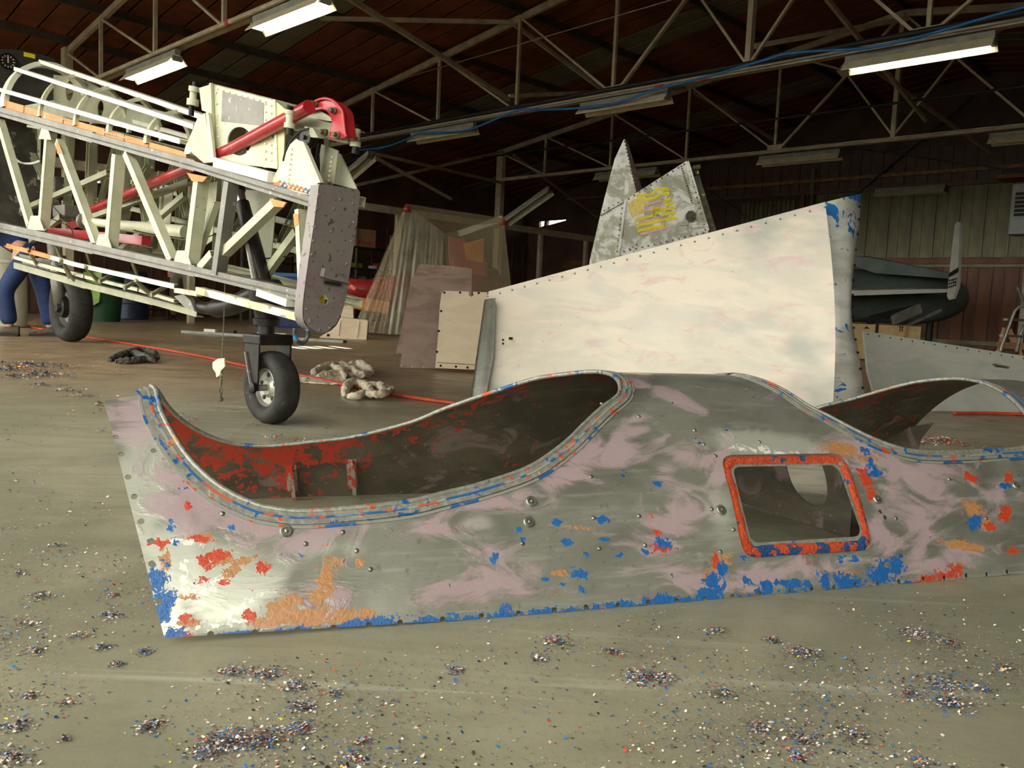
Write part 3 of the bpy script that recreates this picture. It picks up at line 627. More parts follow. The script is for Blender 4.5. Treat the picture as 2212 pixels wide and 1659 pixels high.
def rimof(P, sgn, nm):
    P = [tuple(p) for p in np.array(refine(P, 130, []))]
    ribbon(P, sgn, .004, .026, .004, .0045).build('rim_strip', M_rim, fair, smooth='auto', fix=True)
    MB().tube([S(s, l, .001) for s, l in offset_path(P, sgn*.001)], .0055, 8).build('rim_bead', M_rim, fair, smooth=True)
    ribbon(P, sgn, .0125, .0165, .0052, .0052).build('rim_stripe', M_groove2, fair, smooth='auto')
    ribbon(P, sgn, .028, .033, .0025, .0025).build('rim_groove', M_groove, fair, smooth='auto')
left_loop = RN[3:i_br0+1] + RF[:j_br0][::-1]
rimof(RN[2:i_br0+1], 1, 'l'); rimof(RF[:j_br0+1][::-1], 1, 'lf')
rimof(RN[i_br1:i_br2+1], 1, 'r'); rimof(RF[j_br1:j_br2+1][::-1], 1, 'rf')
# ---- window frame recess with thick orange sealant
t = NT('orange_sealant'); n1 = t.noise(45, 5, .7, dist=1); n2 = t.noise(28, 4, .6); col = t.mix(t.ramp(n1, .3, .7), lin('c8431c'), lin('dc5a2e'))
sx_ = t.new('ShaderNodeSeparateXYZ'); t.link(t.coord(), sx_.inputs[0]); low_ = t.ramp(sx_.outputs[2], .105, .075, 0, .13); bl = t.ramp(t.math('ADD', n2, low_), .60, .62); col = t.mix(bl, col, lin('164f88')); gr = t.ramp(t.noise(20, 4, .6), .64, .67); col = t.mix(gr, col, lin('9a9b8f'))
t.set(Base_Color=col, Roughness=.5); t.bump(t.math('ADD', n1, t.noise(150, 4, .7)), 1.0, .014); M_seal = t.m
def ring(A_, B_, oa, ob, n=1):
    m = MB(); k = len(A_); rows = []
    for i in range(k+1):
        a, b = np.array(A_[i % k]), np.array(B_[i % k]); rows.append([S(*(a+(b-a)*x/3), oa+(ob-oa)*x/3) for x in range(4)])
    m.grid(rows); return m
mid_ = [tuple(np.array(a)*.90 + np.array(b)*.10) for a, b in zip(WIN_I, WIN_O)]
wf_ = ring(WIN_O, WIN_I, -.004, -.005); wf_.grid([[S(*a, .002), S(*a, -.004)] for a in WIN_O + WIN_O[:1]])
wfo = wf_.build('window_frame', M_rim, fair, smooth='auto')
se = MB(); rows = []
for i in range(len(mid_)*4+1):
    j = (i//4) % len(mid_); f = (i % 4)/4; a = np.array(mid_[j])*(1-f)+np.array(mid_[(j+1) % len(mid_)])*f; b = np.array(WIN_O[j])*(1-f)+np.array(WIN_O[(j+1) % len(mid_)])*f
    wob = .25*mnoise.noise(Vector((a[0]*60, a[1]*60, 3)))
    c0 = a*(1.0-.0)+(b-a)*(.12+wob*.6); c1 = a+(b-a)*.96; rows.append([S(*(c0+(c1-c0)*x/4), -.004 + [.0, .004, .005, .004, .0][x] + .0030*mnoise.noise(Vector((c0[0]*160, c0[1]*160, x*1.7)))) for x in range(5)])
se.grid(rows); se.build('sealant_bead', M_seal, wfo, smooth=True)
# ---- fasteners
M_fast = pm('dull_steel_fastener', '6d6b62', '8f8d82', 40, .35, metal=.7)
for px, py in [(618,1148),(1147,1084),(1142,1128),(1557,1102),(1894,1079),(2193,1049)]:
    s, l = shit(px, py); n_ = SN(l); c = S(s, l)
    MB().lathe(c - n_*.001, n_, [(0, .011), (.004, .011), (.006, .009), (.006, .006), (.003, .0055), (.003, .003), (.007, .003), (.008, .001)], 20).build('stud_fastener', M_fast, fair, smooth='auto')
rv = MB()
for px, py in [(1276,1030),(1380,1115),(1294,1185),(1393,1178),(1282,1119),(1128,1174),(1300,872),(1297,910),(1252,955),(1200,1000),(1130,1035),(1040,1060),(940,1092),(850,1102),(737,1113),(640,1122),(555,1108),(488,1082),(408,1020),(356,950),(325,893),(2050,1035),(1556,1192),(1537,1100),(1584,1144),(1500,930),(1520,960),(1545,985),(1380,900),(1640,955),(1935,1120),(2130,1120),(480,1110),(660,1175),(740,1150),(800,1230),(770,1190)]:
    s, l = shit(px, py); rv.lathe(S(s, l, -.001), SN(l), [(0, .0048), (.0025, .0044), (.004, .0025), (.0045, .0003)], 10)
rv.build('rivet_heads', M_fast, fair, smooth=True, kind='stuff')
# ---- clips on the inside of the far wall
M_clip = pm('flaked_red_clip', '8d877a', 'a83a24', 22, .5, lo=.46, hi=.5)
for px, py, hh in [(632, 1030, 60), (762, 1020, 66)]:
    s, l = shit(px, py+hh*.5, True); s2, l2 = shit(px-4, py-hh*.45, True); a, b = S(s, l, -.004), S(s2, l2, -.004); n_ = -SN(l)
    MB().box((a+b)/2 + n_*.018, (b-a)/2, fe*.002, n_*.018).box((a+b)/2 + n_*.036, (b-a)*.48, fe*.005, n_*.0015).box((a+b)/2, (b-a)/2, fe*.014, n_*.0015).build('stringer_clip', M_clip, fair)
# ---- inner web seen through the window, with a round lightening hole
wa, wb2 = flo(1560, 1074), flo(1835, 1163); wd_ = (wb2-wa).normalized(); wn = Vector((wd_.y, -wd_.x, 0))
def wpt(px, py): return onpl(px, py, wa, wn)
def proft(p):
    w = (p-FA).dot(fq); return float(np.interp(w, WW[:1001], ZZ[:1001])) if w < HA else float(np.interp(2*HA-w, WW[:1001], ZZ[:1001]))
L_ = (wb2-wa).length; base_pts = [wa + wd_*(L_*x) for x in np.linspace(-.12, 1.0, 12)]
def ztop_web(p):
    lo, hi = 0., .5
    for _ in range(30):
        md_ = (lo+hi)/2
        if proj(p + Z*md_)[1] > 968: lo = md_
        else: hi = md_
    return lo
top = [p + Z*(max(.012, min(proft(p)*.93-.006, ztop_web(p)))) for p in base_pts]
hp = [wpt(*p) for p in smoothpath([(1694,975),(1697,1000),(1704,1030),(1718,1060),(1738,1082),(1762,1094),(1782,1085),(1787,1060),(1782,1025),(1768,985)], 40)]
ok = [p for p in hp if p.z < .93*proft(p)-.02]
m = MB(); m.prism([p + Z*.002 for p in base_pts] + top[::-1], -wn*.003, holes=[ok] if len(ok) > 8 else []); m.build('inner_web', M_inner, fair)
# end flange at the far right foot
P0 = S(2.2, LT-.02); MB().prism([onpl(*p, P0, fe) for p in [(1900,958),(1965,922),(2016,913),(1988,950),(1981,975),(1940,978)]], fe*.003).build('end_flange', M_inner, fair)
# ================================================================== LEANING PANELS
def panelmat(name, base, a, b, pink, blue=None, rough=.4, metal=.2, rot=(0, 0, 0), pk=.55, dark='6f6f62', dk=.66):
    t = NT(name); n1 = t.noise(2.2, 5, .6, dist=.8, cs=(1, 1, 3.2), rot=rot); n2 = t.noise(5, 5, .65, dist=1, cs=(1, 1, 2.4), rot=rot); n3 = t.noise(40, 4, .65); n4 = t.noise(1.1, 4, .55, cs=(1, 1, 2))
    col = t.mix(t.ramp(n1, .38, .62), lin(base), lin(a)); col = t.mix(t.ramp(n4, .52, .66, 0, .7), col, lin(b)); col = t.mix(t.ramp(n2, pk, pk+.12, 0, .75), col, lin(pink))
    col = t.mix(t.ramp(n3, dk, dk+.06, 0, .6), col, lin(dark))
    bl = None
    if blue:
        n5 = t.noise(9, 4, .7, dist=.8); sx_ = t.new('ShaderNodeSeparateXYZ'); t.link(t.coord(), sx_.inputs[0]); bl = t.ramp(t.math('ADD', n5, t.ramp(sx_.outputs[2], .95, 1.3, 0, .09)), .60, .61); col = t.mix(bl, col, lin(blue))
    t.set(Base_Color=col, Roughness=t.math('ADD', t.math('MULTIPLY', n2, .25), rough-.12), Metallic=metal); t.bump(t.math('ADD', n3, n2), .12, .004); return t.m
M_cream = panelmat('chalky_cream_skin', 'dacfbc', 'cbc6b6', '979e94', 'd4b0ae', None, .42, .05, dk=.68, pk=.54)
M_creamb = panelmat('warm_cream_panel', 'dfcdae', 'd8c3a2', 'cdbfa4', 'd9b9a2', None, .5, 0., dk=.72)
M_greyp = panelmat('stripped_grey_skin', 'bcbfb3', 'acb0a4', 'c8cbbf', 'c3b3b0', None, .35, .05)
M_bluep = panelmat('patchy_blue_white_skin', 'd4d5cb', 'b4b6aa', '9c9e92', 'b9a6a4', '2270b6', .35, .1)
M_brown = panelmat('brown_smeared_panel', '8a705c', '6e5846', '9c8468', '96726c', None, .4, .1)
t = NT('mottled_fin_metal'); n1 = t.noise(7, 4, .65, dist=.8); n2 = t.noise(3, 3, .6); n3 = t.noise(45, 3, .65)
col = t.mix(t.ramp(n1, .42, .58), lin('a5a692'), lin('e2e2d8')); col = t.mix(t.ramp(n2, .52, .64, 0, .6), col, lin('a39a8e')); col = t.mix(t.ramp(n3, .64, .7, 0, .6), col, lin('6c6c58'))
t.set(Base_Color=col, Roughness=.35, Metallic=.1); t.bump(n3, .12, .004); M_brushed = t.m
M_hole = pm('hole_shade', '15130f', None, rough=.9)  # black faces painted in for the darkness inside holes and slots
M_yellow = pm('yellow_paint', 'e3d321', 'd5c31c', 20, .5)
def leanplane(pA, pB, lean):
    """base line on the floor, plane leaning away from the camera; returns origin and front normal"""
    d = (pB - pA).normalized(); nb = Vector((d.y, -d.x, 0))
    if nb.y > 0: nb = -nb
    n = (nb*math.cos(lean) + Z*math.sin(lean)).normalized(); return pA, n, d
def bolts(m, pts, P, n, r=.006):
    for px, py in pts:
        c = onpl(px, py, P, n); m.lathe(c, n, [(-.002, r), (.0015, r*.9), (.002, r*.3)], 8)
# ---- big pale stabiliser
bl, br = flo(1016, 862), flo(1790, 925); P, n, d = leanplane(bl, br, math.radians(9))
stab = thing('stabiliser_panel', 'large chalky white tapered tail surface leaning behind the fairing', 'aircraft panel', (bl+br)/2)
up = d.cross(n); up = up if up.z > 0 else -up
tl, tr = onpl(1056, 630, P, n), onpl(1782, 437, P, n); bl2 = onpl(1040, 861, P, n); br2 = onpl(1796, 923, P, n)
rows_f, rows_b = [], []
for i in range(41):
    f = i/40; a = bl2.lerp(br2, f); b = tl.lerp(tr, f); rf, rb = [], []
    for j in range(25):
        g = j/24; th = .012 + .085*(f*.75+.25)*math.sin(math.pi*min(1, g*1.0))**.8*(1-.35*g); p = a.lerp(b, g)
        p = p + d*(.030*math.sin(math.pi*g)*max(0, (f-.9)*10))
        rf.append(p + n*th*.55); rb.append(p - n*th*.8)
    rows_f.append(rf); rows_b.append(rb)
m = MB(); m.grid(rows_f); m.grid(rows_b, flip=True)
for R in (0, 40): m.grid([rows_f[R], rows_b[R]])
m.grid([[r[0] for r in rows_f], [r[0] for r in rows_b]]); m.grid([[r[-1] for r in rows_f], [r[-1] for r in rows_b]])
zmin = min(v.z for v in m.v)
m.build('skin', M_cream, stab, smooth='auto')
tip = MB(); rows = []
for j in range(25):
    g = j/24; e0 = onpl(1078 - 8*g - 34*max(0, g-.6), 648 + 212*g, P, n); e1 = onpl(1046 - 30*g, 650 + 210*g, P, n); th = .03
    rows.append([e0 + n*.062, e0.lerp(e1, .35) + n*.066, e0.lerp(e1, .8) + n*.04, e1 - n*.0, e1 + d*.02 - n*.06])
tip.grid(rows); tip.build('tip_cap', panelmat('weathered_tip_metal', '68685c', '55564b', '7d7e72', '8a807a', None, .3, .3, dk=.6), stab, smooth=True)
bo = MB()
for k in range(26):
    f = k/25; q = (tl + (tr-tl)*f) - up*.03 + n*.012; bo.lathe(q, n, [(-.003, .006), (.003, .005), (.004, .002)], 8)
bo.build('edge_screws', M_fast, stab, kind='stuff')
q = onpl(1110, 734, P, n) + n*.06; MB().box(q, d*.011, n*.004, up*.007).build('slot', M_hole, stab)
for px, py in ((1093, 737), (1093, 745)): q = onpl(px, py, P, n) + n*.055; MB().lathe(q, n, [(-.002, .006), (.006, .006)], 10).build('hole', M_hole, stab)
# ---- blue flecked narrow panel to its right
bl, br = flo(1796, 920), flo(1890, 917); P, n, d = leanplane(bl, br, math.radians(7)); 
blp = thing('flecked_panel', 'narrow twisted metal panel with blue and white paint flecks', 'aircraft panel', (bl+br)/2)
Lc = [(1783,436),(1788,520),(1800,600),(1806,680),(1804,760),(1800,830),(1796,893)]; Rc = [(1876,414),(1872,483),(1861,568),(1855,646),(1858,700),(1872,770),(1888,878)]
Ls, Rs = smoothpath(Lc, 30), smoothpath(Rc, 30); rows = []
for a, b in zip(Ls, Rs):
    A_, B_ = onpl(*a, P, n) - n*.05, onpl(*b, P, n) - n*.05; rows.append([A_.lerp(B_, x/8) + n*.05*math.sin(math.pi*x/8) for x in range(9)])
m = MB(); m.grid(rows); m.grid([[p - n*.004 for p in r] for r in rows], flip=True)
for e_ in (0, -1): m.grid([[r[e_] for r in rows], [r[e_] - n*.004 for r in rows]]); m.grid([rows[e_], [p - n*.004 for p in rows[e_]]])
m.build('skin', M_bluep, blp, smooth='auto')
bo = MB()
for k in range(14):
    r_ = rows[2 + k*2]; bo.lathe(r_[7] + n*.01, n, [(-.004, .007), (.002, .006)], 8)
bo.build('edge_screws', M_hole, blp, kind='stuff')
# ---- long grey panel at the right edge
bl, br = flo(1880, 885), flo(2320, 893); P, n, d = leanplane(bl, br, math.radians(28))
gp = thing('grey_wing_panel', 'long grey stripped panel with a slot, leaning at the right edge', 'aircraft panel', (bl+br)/2)
poly = [onpl(*p, P, n) for p in [(1898,885),(1875,800),(1866,715),(2212,769),(2330,786),(2330,897)]]; slot = [onpl(*p, P, n) for p in [(2142,787),(2150,785),(2184,792),(2184,797),(2150,793)]]
MB().prism(poly, -n*.02, holes=[slot]).build('skin', M_greyp, gp)
bo = MB()
for k in range(16): bo.lathe(onpl(1875 + k*24, 722 + k*3.75, P, n), n, [(-.003, .006), (.002, .005)], 8)
bo.build('edge_screws', M_hole, gp, kind='stuff')
# ---- pointed fin and flagged rudder panel behind the stabiliser
D0 = flo(1300, 836).y; bl = atd(1270, 600, D0); bl.z = 0; br = bl + Vector((1.1, .1, 0)); P, n, d = leanplane(bl, br, math.radians(4)); up = d.cross(n); up = up if up.z > 0 else -up
PT = lambda x, y, o=0.: onpl(x, y, P, n) + n*o
fin = thing('pointed_fin', 'tall pointed tail fin with dull polished skin and dark inner edge', 'aircraft panel', PT(1290, 840))
g_ = lambda y: onpl(1275, y, P, n)
foot = PT(1235, 845); foot2 = PT(1420, 838)
MB().prism([PT(1349,299), PT(1329,342), PT(1301,450), PT(1275,562), foot, foot2, PT(1374,410)], -n*.03).build('skin', M_brushed, fin, bevel=.003)
MB().prism([PT(1349.5,300), PT(1374,412), PT(1390,480), PT(1391,397) - n*.10, PT(1357,309) - n*.03], -n*.008 + d*.01).build('inner_face', pm('brown_primer', '7d6048', '5c4634', 14, .6, bump=.2), fin)
MB().beam(PT(1297, 466, .003), PT(1350, 435, .003), .012, .006, side=n).build('seam', M_fast, fin)
rud = thing('flagged_rudder_panel', 'riveted metal tail panel with a yellow striped flag paint remnant', 'aircraft panel', PT(1430, 840) - n*.0)
MB().prism([PT(1348,434,.04), PT(1480,350,.04), PT(1525,499,.04), PT(1560,620,.04), PT(1600,842,.04), PT(1320,846,.04), PT(1334,548,.04)], -n*.03).build('skin', M_brushed, rud, bevel=.003)
MB().beam(PT(1348, 436, .045), PT(1332, 560, .045), .03, .008, side=n).build('edge_strip', M_brushed, rud)
MB().beam(PT(1482, 352, .045), PT(1526, 500, .045), .025, .008, side=n).build('edge_strip', M_brushed, rud)
rv = MB()
def rowr(a, b, k):
    for i in range(k): rv.lathe(PT(a[0]+(b[0]-a[0])*i/(k-1), a[1]+(b[1]-a[1])*i/(k-1), .042), n, [(-.002, .0075), (.003, .006), (.004, .002)], 8)
rowr((1341,452),(1330,545),9); rowr((1355,432),(1474,358),11); rowr((1468,362),(1491,440),16); rowr((1487,372),(1520,498),12); rowr((1345,545),(1515,505),14); rowr((1357,540),(1372,530),3)
rv.build('rivet_heads', M_fast, rud, kind='stuff', smooth=True)
rv = MB()
def rowf(a, b, k):
    for i in range(k): rv.lathe(PT(a[0]+(b[0]-a[0])*i/(k-1), a[1]+(b[1]-a[1])*i/(k-1), .002), n, [(-.002, .0065), (.003, .005), (.004, .002)], 8)
rowf((1349,306),(1372,405),14); rowf((1305,455),(1345,432),5); rv.build('rivet_heads', M_fast, fin, kind='stuff', smooth=True)
# flag remnant: wavy yellow stripes
fl_ = [[(1372,425),(1400,423),(1420,411),(1441,412)], [(1390,434),(1412,429),(1425,422),(1442,420)], [(1430,437),(1445,431)], [(1433,446),(1451,440)], [(1405,458),(1430,455),(1454,451)], [(1368,484),(1375,476),(1400,470),(1412,463)], [(1425,468),(1440,463),(1456,462)], [(1372,493),(1385,487),(1410,482),(1440,475),(1461,474)], [(1373,502),(1390,497),(1420,492),(1432,487)]]
pinkpaint = pm('faded_pink_paint', 'd8b4a0', 'c9a08c', 20, .5)
for i, l in enumerate(fl_):
    q = smoothpath(l, 16); rows = [[PT(x, y-3.2-.8*math.sin(k_), .0415), PT(x, y+3.2+.8*math.cos(k_), .0415)] for k_, (x, y) in enumerate(q)]
    m = MB(); m.grid(rows); m.grid([[p + n*.0015 for p in r] for r in rows]); m.build('flag_stripe', M_yellow, rud)
for i, l in enumerate([[(1385,447),(1410,440),(1428,434)], [(1372,462),(1400,455),(1420,448),(1440,438)], [(1376,482),(1400,478),(1425,474)], [(1380,508),(1410,500),(1440,492)]]):
    q = smoothpath(l, 12); rows = [[PT(x, y-2.8, .0413), PT(x, y+2.8, .0413)] for x, y in q]; m = MB(); m.grid(rows); m.grid([[p + n*.001 for p in r] for r in rows]); m.build('flag_stripe', pinkpaint, rud)
cq = [PT(x, y, .0414) for x, y in [(1353,446),(1364,433),(1385,428),(1392,440),(1388,456),(1368,470),(1362,472)]]; MB().prism(cq, n*.001).build('flag_canton', pm('pale_yellow_paint', 'e0cf74', 'd8c25a', 40, .5, spots='c9a78c', spot_s=60, spot_t=.56), rud)
MB().prism([PT(x, y, .042) for x, y in [(1402,457),(1422,449),(1421,464),(1408,468)]], n*.001).build('flag_star', M_yellow, rud)
# gouged hinge pocket
hx = [PT(1473+14*math.cos(a_), 474+18*math.sin(a_), .043) for a_ in np.linspace(0, 2*math.pi, 7)[:-1]]
MB().prism(hx, n*.006).build('hinge_plate', M_brushed, rud); MB().prism([PT(1488+12*math.cos(a_), 470+13*math.sin(a_), .049) for a_ in np.linspace(.4, 6.6, 9)[:-1]], n*.003).build('hinge_pocket', pm('grimy_metal', '3c3428', '57503f', 60, .6, bump=.4), rud)
M_grime = pm('grimy_green_metal', '5c5a44', '423d30', 16, .6, bump=.3, spots='b9a832', spot_s=30, spot_t=.64)
sp = thing('grimy_spar', 'grimy dark spar with yellow traces behind the flagged panel', 'spar', PT(1580, 840, -.15))
MB().prism([PT(1484,362,-.02), PT(1508,362,-.02), PT(1548,492,-.02), PT(1620,842,-.02), PT(1585,842,-.02), PT(1526,498,-.02)], -n*.06).build('web', M_grime, sp)
for a_, b_ in (((1486,366),(1512,360)), ((1488,374),(1508,372))): MB().cyl(PT(*a_, .0), PT(*b_, .0), .018, 8).build('fitting', M_grime, sp)
# ---- brown smeared panel, cream panel, small cream boxes
bl, br = flo(866, 795), flo(945, 798); P, n, d = leanplane(bl, bl + Vector((1, .12, 0)), math.radians(12)); PT = lambda x, y, o=0.: onpl(x, y, P, n) + n*o
bp = thing('brown_panel', 'brown smeared sheet panel leaning before the plastic tent', 'aircraft panel', PT(910, 795))
MB().prism([PT(862,795), PT(868,764), PT(855,763), PT(866,715), PT(880,640), PT(890,605), PT(892,600), PT(905,571), PT(960,573), PT(1020,580), PT(1018,640), PT(1010,797)], -n*.01).build('sheet', M_brown, bp)
rv = MB()
for px, py in [(912,574),(935,575),(955,577),(980,578),(1005,581),(1016,590),(868,790),(890,792),(915,792),(940,794)]: rv.lathe(PT(px, py), n, [(-.002, .012), (.003, .009)], 8)
rv.build('edge_screws', M_fast, bp, kind='stuff')
bl, br = flo(940, 798), flo(1040, 802); P, n, d = leanplane(bl, bl + Vector((1, .05, 0)), math.radians(10)); P = P - n*.0; P0c = P + n*.25; PT = lambda x, y, o=0.: onpl(x, y, P0c, n) + n*o
cp = thing('hatch_cover', 'cream hatch panel with a notch in its top edge', 'aircraft panel', PT(1000, 800))
# notch as a dip in the outline
ol = [(940,795),(945,740),(950,660),(954,631),(960,628),(1013,630),(1013,638),(1018,641),(1023,638),(1022,630),(1062,632),(1062,800)]
MB().prism([PT(*p) for p in ol], -n*.015).build('sheet', M_creamb, cp)
MB().beam(PT(944, 783, .004), PT(1030, 788, .004), .008, .006, side=n).build('seam', M_brown, cp)
rv = MB()
for px, py in [(960,632),(994,632),(1034,633),(1055,634),(953,672),(948,715),(944,760),(952,790),(985,792),(1010,794)]: rv.lathe(PT(px, py), n, [(-.002, .011), (.003, .009)], 8)
rv.build('edge_screws', M_hole, cp, kind='stuff')
P = flo(795, 734); n = Vector((.12, -.99, 0)).normalized(); PT = lambda x, y, o=0.: onpl(x, y, P, n) + n*o
b1 = thing('cream_fairing_box', 'low cream fairing half with sweeping foot beside the tent', 'aircraft panel', PT(740, 734))
ol = [(690,728),(700,722),(715,714),(727,702),(735,686),(790,691),(796,693),(795,700),(792,734),(690,736)]
MB().prism([PT(*p) for p in ol], -n*.30).build('shell', M_creamb, b1, bevel=.01)
for a_, b_ in (((735,694),(731,724)), ((776,694),(771,728))): MB().beam(PT(*a_, .004), PT(*b_, .004), .02, .012, side=n).build('bead', M_creamb, b1)
MB().box(PT(709, 724, .003), (PT(712, 724)-PT(706, 724))/2, n*.004, (PT(709, 721)-PT(709, 726))/2).build('slot', M_hole, b1)
b2 = thing('cream_sheet_offcut', 'small upright cream sheet behind the low fairing half', 'aircraft panel', PT(750, 730, -.5))
P2 = P - n*.45; PT2 = lambda x, y: onpl(x, y, P2, n)
MB().prism([PT2(733,731), PT2(738,661), PT2(763,662), PT2(764,731)], -n*.02).build('sheet', M_creamb, b2); MB().beam(PT2(737.5, 664)+n*.004, PT2(763, 665)+n*.004, .02, .008, side=n).build('edge_fold', M_creamb, b2)
# ---- long pale strip lying on the floor
st = thing('metal_strip', 'long thin pale metal strip with brackets lying on the floor', 'strip', flo(560, 727))
a_, b_ = flo(396, 716, .02), flo(745, 738, .02); MB().beam(a_, b_, .035, .09, side=Z).build('strip', M_steel, st)
for f in (.18, .3, .52, .62): q = a_.lerp(b_, f) + Z*.03; MB().beam(q - (b_-a_).normalized()*.09, q + (b_-a_).normalized()*.09, .05, .06).build('bracket', M_white if f != .3 else M_black, st)
# ================================================================== STRIPPED FUSELAGE FRAME
af = math.radians(42); DR = Vector((-math.cos(af), math.sin(af), 0)); NL = Vector((math.sin(af), math.cos(af), 0)); FP = atd(690, 560, 3.2)
def nr(px, py, o=0.): return onpl(px, py, FP + NL*o, NL)
def tz(p): return (p - FP).dot(DR), p.z
def Wd(t_): return .20 + .40*(max(t_, 0)/3.6)**.55
def fpt(t_, o, z): return Vector((FP.x, FP.y, 0)) + DR*t_ + NL*o + Z*z
def m_px(px, p): return px*(p-CAM).dot(FW)/FPX
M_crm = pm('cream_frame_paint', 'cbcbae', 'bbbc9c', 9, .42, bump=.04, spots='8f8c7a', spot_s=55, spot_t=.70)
M_crmw = pm('lit_cream_paint', 'e6e5d2', 'dad9c4', 9, .4)  # paler copy of the frame cream, strong light on top put into the colour
M_lgn = pm('bare_grey_longeron', '7b786f', '6b685f', 7, .4, metal=.3, spots='a79f9a', spot_s=30, spot_t=.66)
M_org = pm('orange_primer', 'dd7c2c', 'd98f48', 5, .5, spots='e0c8a0', spot_s=9, spot_t=.68)
M_redp = pm('red_enamel', 'b02a30', '9a2228', 6, .25, spots='d9b8b0', spot_s=60, spot_t=.74)
M_dred = M_redp
M_blkp = pm('grimy_black_paint', '14110f', '241f1a', 14, .4, bump=.1, spec=.25)
M_rub = pm('worn_rubber', '23231f', '31312c', 12, .7, bump=.08, spots='4a4a43', spot_s=24, spot_t=.70, spec=.3)
M_alu = pm('cast_wheel_aluminium', 'a9a79c', '8f8d83', 14, .4, metal=.5)
M_chrome = pm('bright_steel', 'cfcfc8', 'bdbdb5', 20, .15, metal=.9)
M_end = pm('pitted_grey_plate', '878078', '857879', 5, .42, metal=.1, bump=.25, spots='5a4d42', spot_s=46, spot_t=.63)
M_olv = pm('shaded_cream_frame', 'a5a586', '939377', 8, .45, spots='6a6852', spot_s=60, spot_t=.72)  # darker copy of the frame cream, shade put into the colour
fus = thing('aircraft_fuselage', 'stripped cream aircraft fuselage frame on its tailwheel, skin removed', 'aircraft', fpt(1.8, .2, 0))
def near_line(pts, w_px, d, mat, name, o=0., ch=True):
    for a, b in zip(pts[:-1], pts[1:]):
        p, q = nr(*a, o), nr(*b, o); w = m_px(w_px, (p+q)/2)
        m = MB()
        if ch: m.chan(p, q, NL, w, d, .004)
        else: m.beam(p, q, w, d, side=(q-p).cross(NL))
        m.build(name, mat, fus)
# longerons near side (two flat faces each)
near_line([(-60,227),(0,241),(200,297),(420,358),(678,438)], 21, .05, M_lgn, 'upper_longeron')
near_line([(-60,478),(0,491),(200,537),(420,586),(648,639)], 22, .05, M_lgn, 'lower_longeron')
# groove bead along both longerons
for l in ([(0,243),(200,299),(420,360),(678,440)], [(0,493),(200,539),(420,588),(648,641)]):
    MB().tube([nr(*p, -.004) for p in l], .0035, 6).build('longeron_bead', M_lgn, fus)
# orange primed shelf above the upper longeron
for a, b in zip([(-40,210),(55,238),(92,248),(140,262),(230,288),(272,300),(325,315)], [(53,237),(90,247),(138,261),(228,287),(270,299),(323,314),(405,338)]):
    p, q = nr(*a, .02), nr(*b, .02); MB().beam(p, q, m_px(15, p), .012, side=(q-p).cross(NL)).build('primed_shelf', M_org, fus)
rvf = MB()
for i in range(14): rvf.lathe(nr(100+4*i, 247+1.1*i, .0), -NL, [(0, .006), (.006, .004), (.008, .001)], 6)
for i in range(13): rvf.lathe(nr(228+4*i, 286+1.1*i, .0), -NL, [(0, .006), (.006, .004), (.008, .001)], 6)
# near side posts and diagonals
POSTS = [((100,284),(84,492),15,M_crm), ((246,333),(229,532),19,M_crm), ((424,384),(402,566),21,M_crm), ((641,452),(648,612),15,M_crm)]
for a, b, w, mt in POSTS:
    p, q = nr(*a, .006), nr(*b, .006); MB().chan(p, q, NL, m_px(w, p), .055, .004).build('post', mt, fus)
p, q = nr(489, 392, -.006), nr(462, 592, -.006); MB().chan(p, q, NL, m_px(21, p), .05, .004).build('post', M_lgn, fus)
DIAG = [((-6,262),(60,486),16), ((121,305),(204,531),16), ((268,330),(367,564),17), ((592,436),(478,545),20), ((455,548),(428,580),18)]
for a, b, w in DIAG:
    p, q = nr(*a, .012), nr(*b, .012); MB().chan(p, q, NL, m_px(w, p), .04, .004).build('diagonal', M_crm, fus)
p, q = nr(636, 500, .12), nr(560, 604, .12); MB().chan(p, q, NL, m_px(18, p), .03, .004).build('diagonal', M_olv, fus)
p, q = nr(462, 438, .08), nr(416, 566, .08); MB().chan(p, q, NL, m_px(8, p), .03, .003).build('diagonal', M_crm, fus)
for (a, b) in (((230,372),(0,472)), ((405,392),(190,470)), ((128,468),(62,520)), ((395,420),(255,540))):
    p, q = nr(*a, .22), nr(*b, .22); MB().chan(p, q, NL, m_px(12, p), .03, .003).build('cross_brace', M_olv, fus)
# gussets at the joints, orange primed ends
for a in ((395,370),(430,376)): pass
for px, py, s_ in ((75,488,22),(222,528,22),(392,565,24),(96,292,16)):
    c = nr(px, py, .003); MB().prism([nr(px-s_*.8, py+8, .003), nr(px-s_*.4, py-s_*1.0, .003), nr(px+s_*.4, py-s_*1.0, .003), nr(px+s_*.9, py+10, .003)], NL*.004).build('gusset', M_crm, fus)
for px, py, s_ in ((425,385,22),(600,440,18)):
    MB().prism([nr(px-s_, py-12, -.002), nr(px+s_, py-3, -.002), nr(px+s_*.6, py+8, -.002), nr(px-s_*.5, py+6, -.002)], NL*.006).build('primed_gusset', M_org, fus)
MB().prism([nr(120,305,.008), nr(128,312,.008), nr(136,332,.008), nr(124,332,.008)], -NL*.001).build('primed_gusset', M_org, fus)
MB().prism([nr(634,462,.004), nr(646,462,.004), nr(644,486,.004), nr(637,490,.004)], -NL*.002).build('primer_patch', M_org, fus)
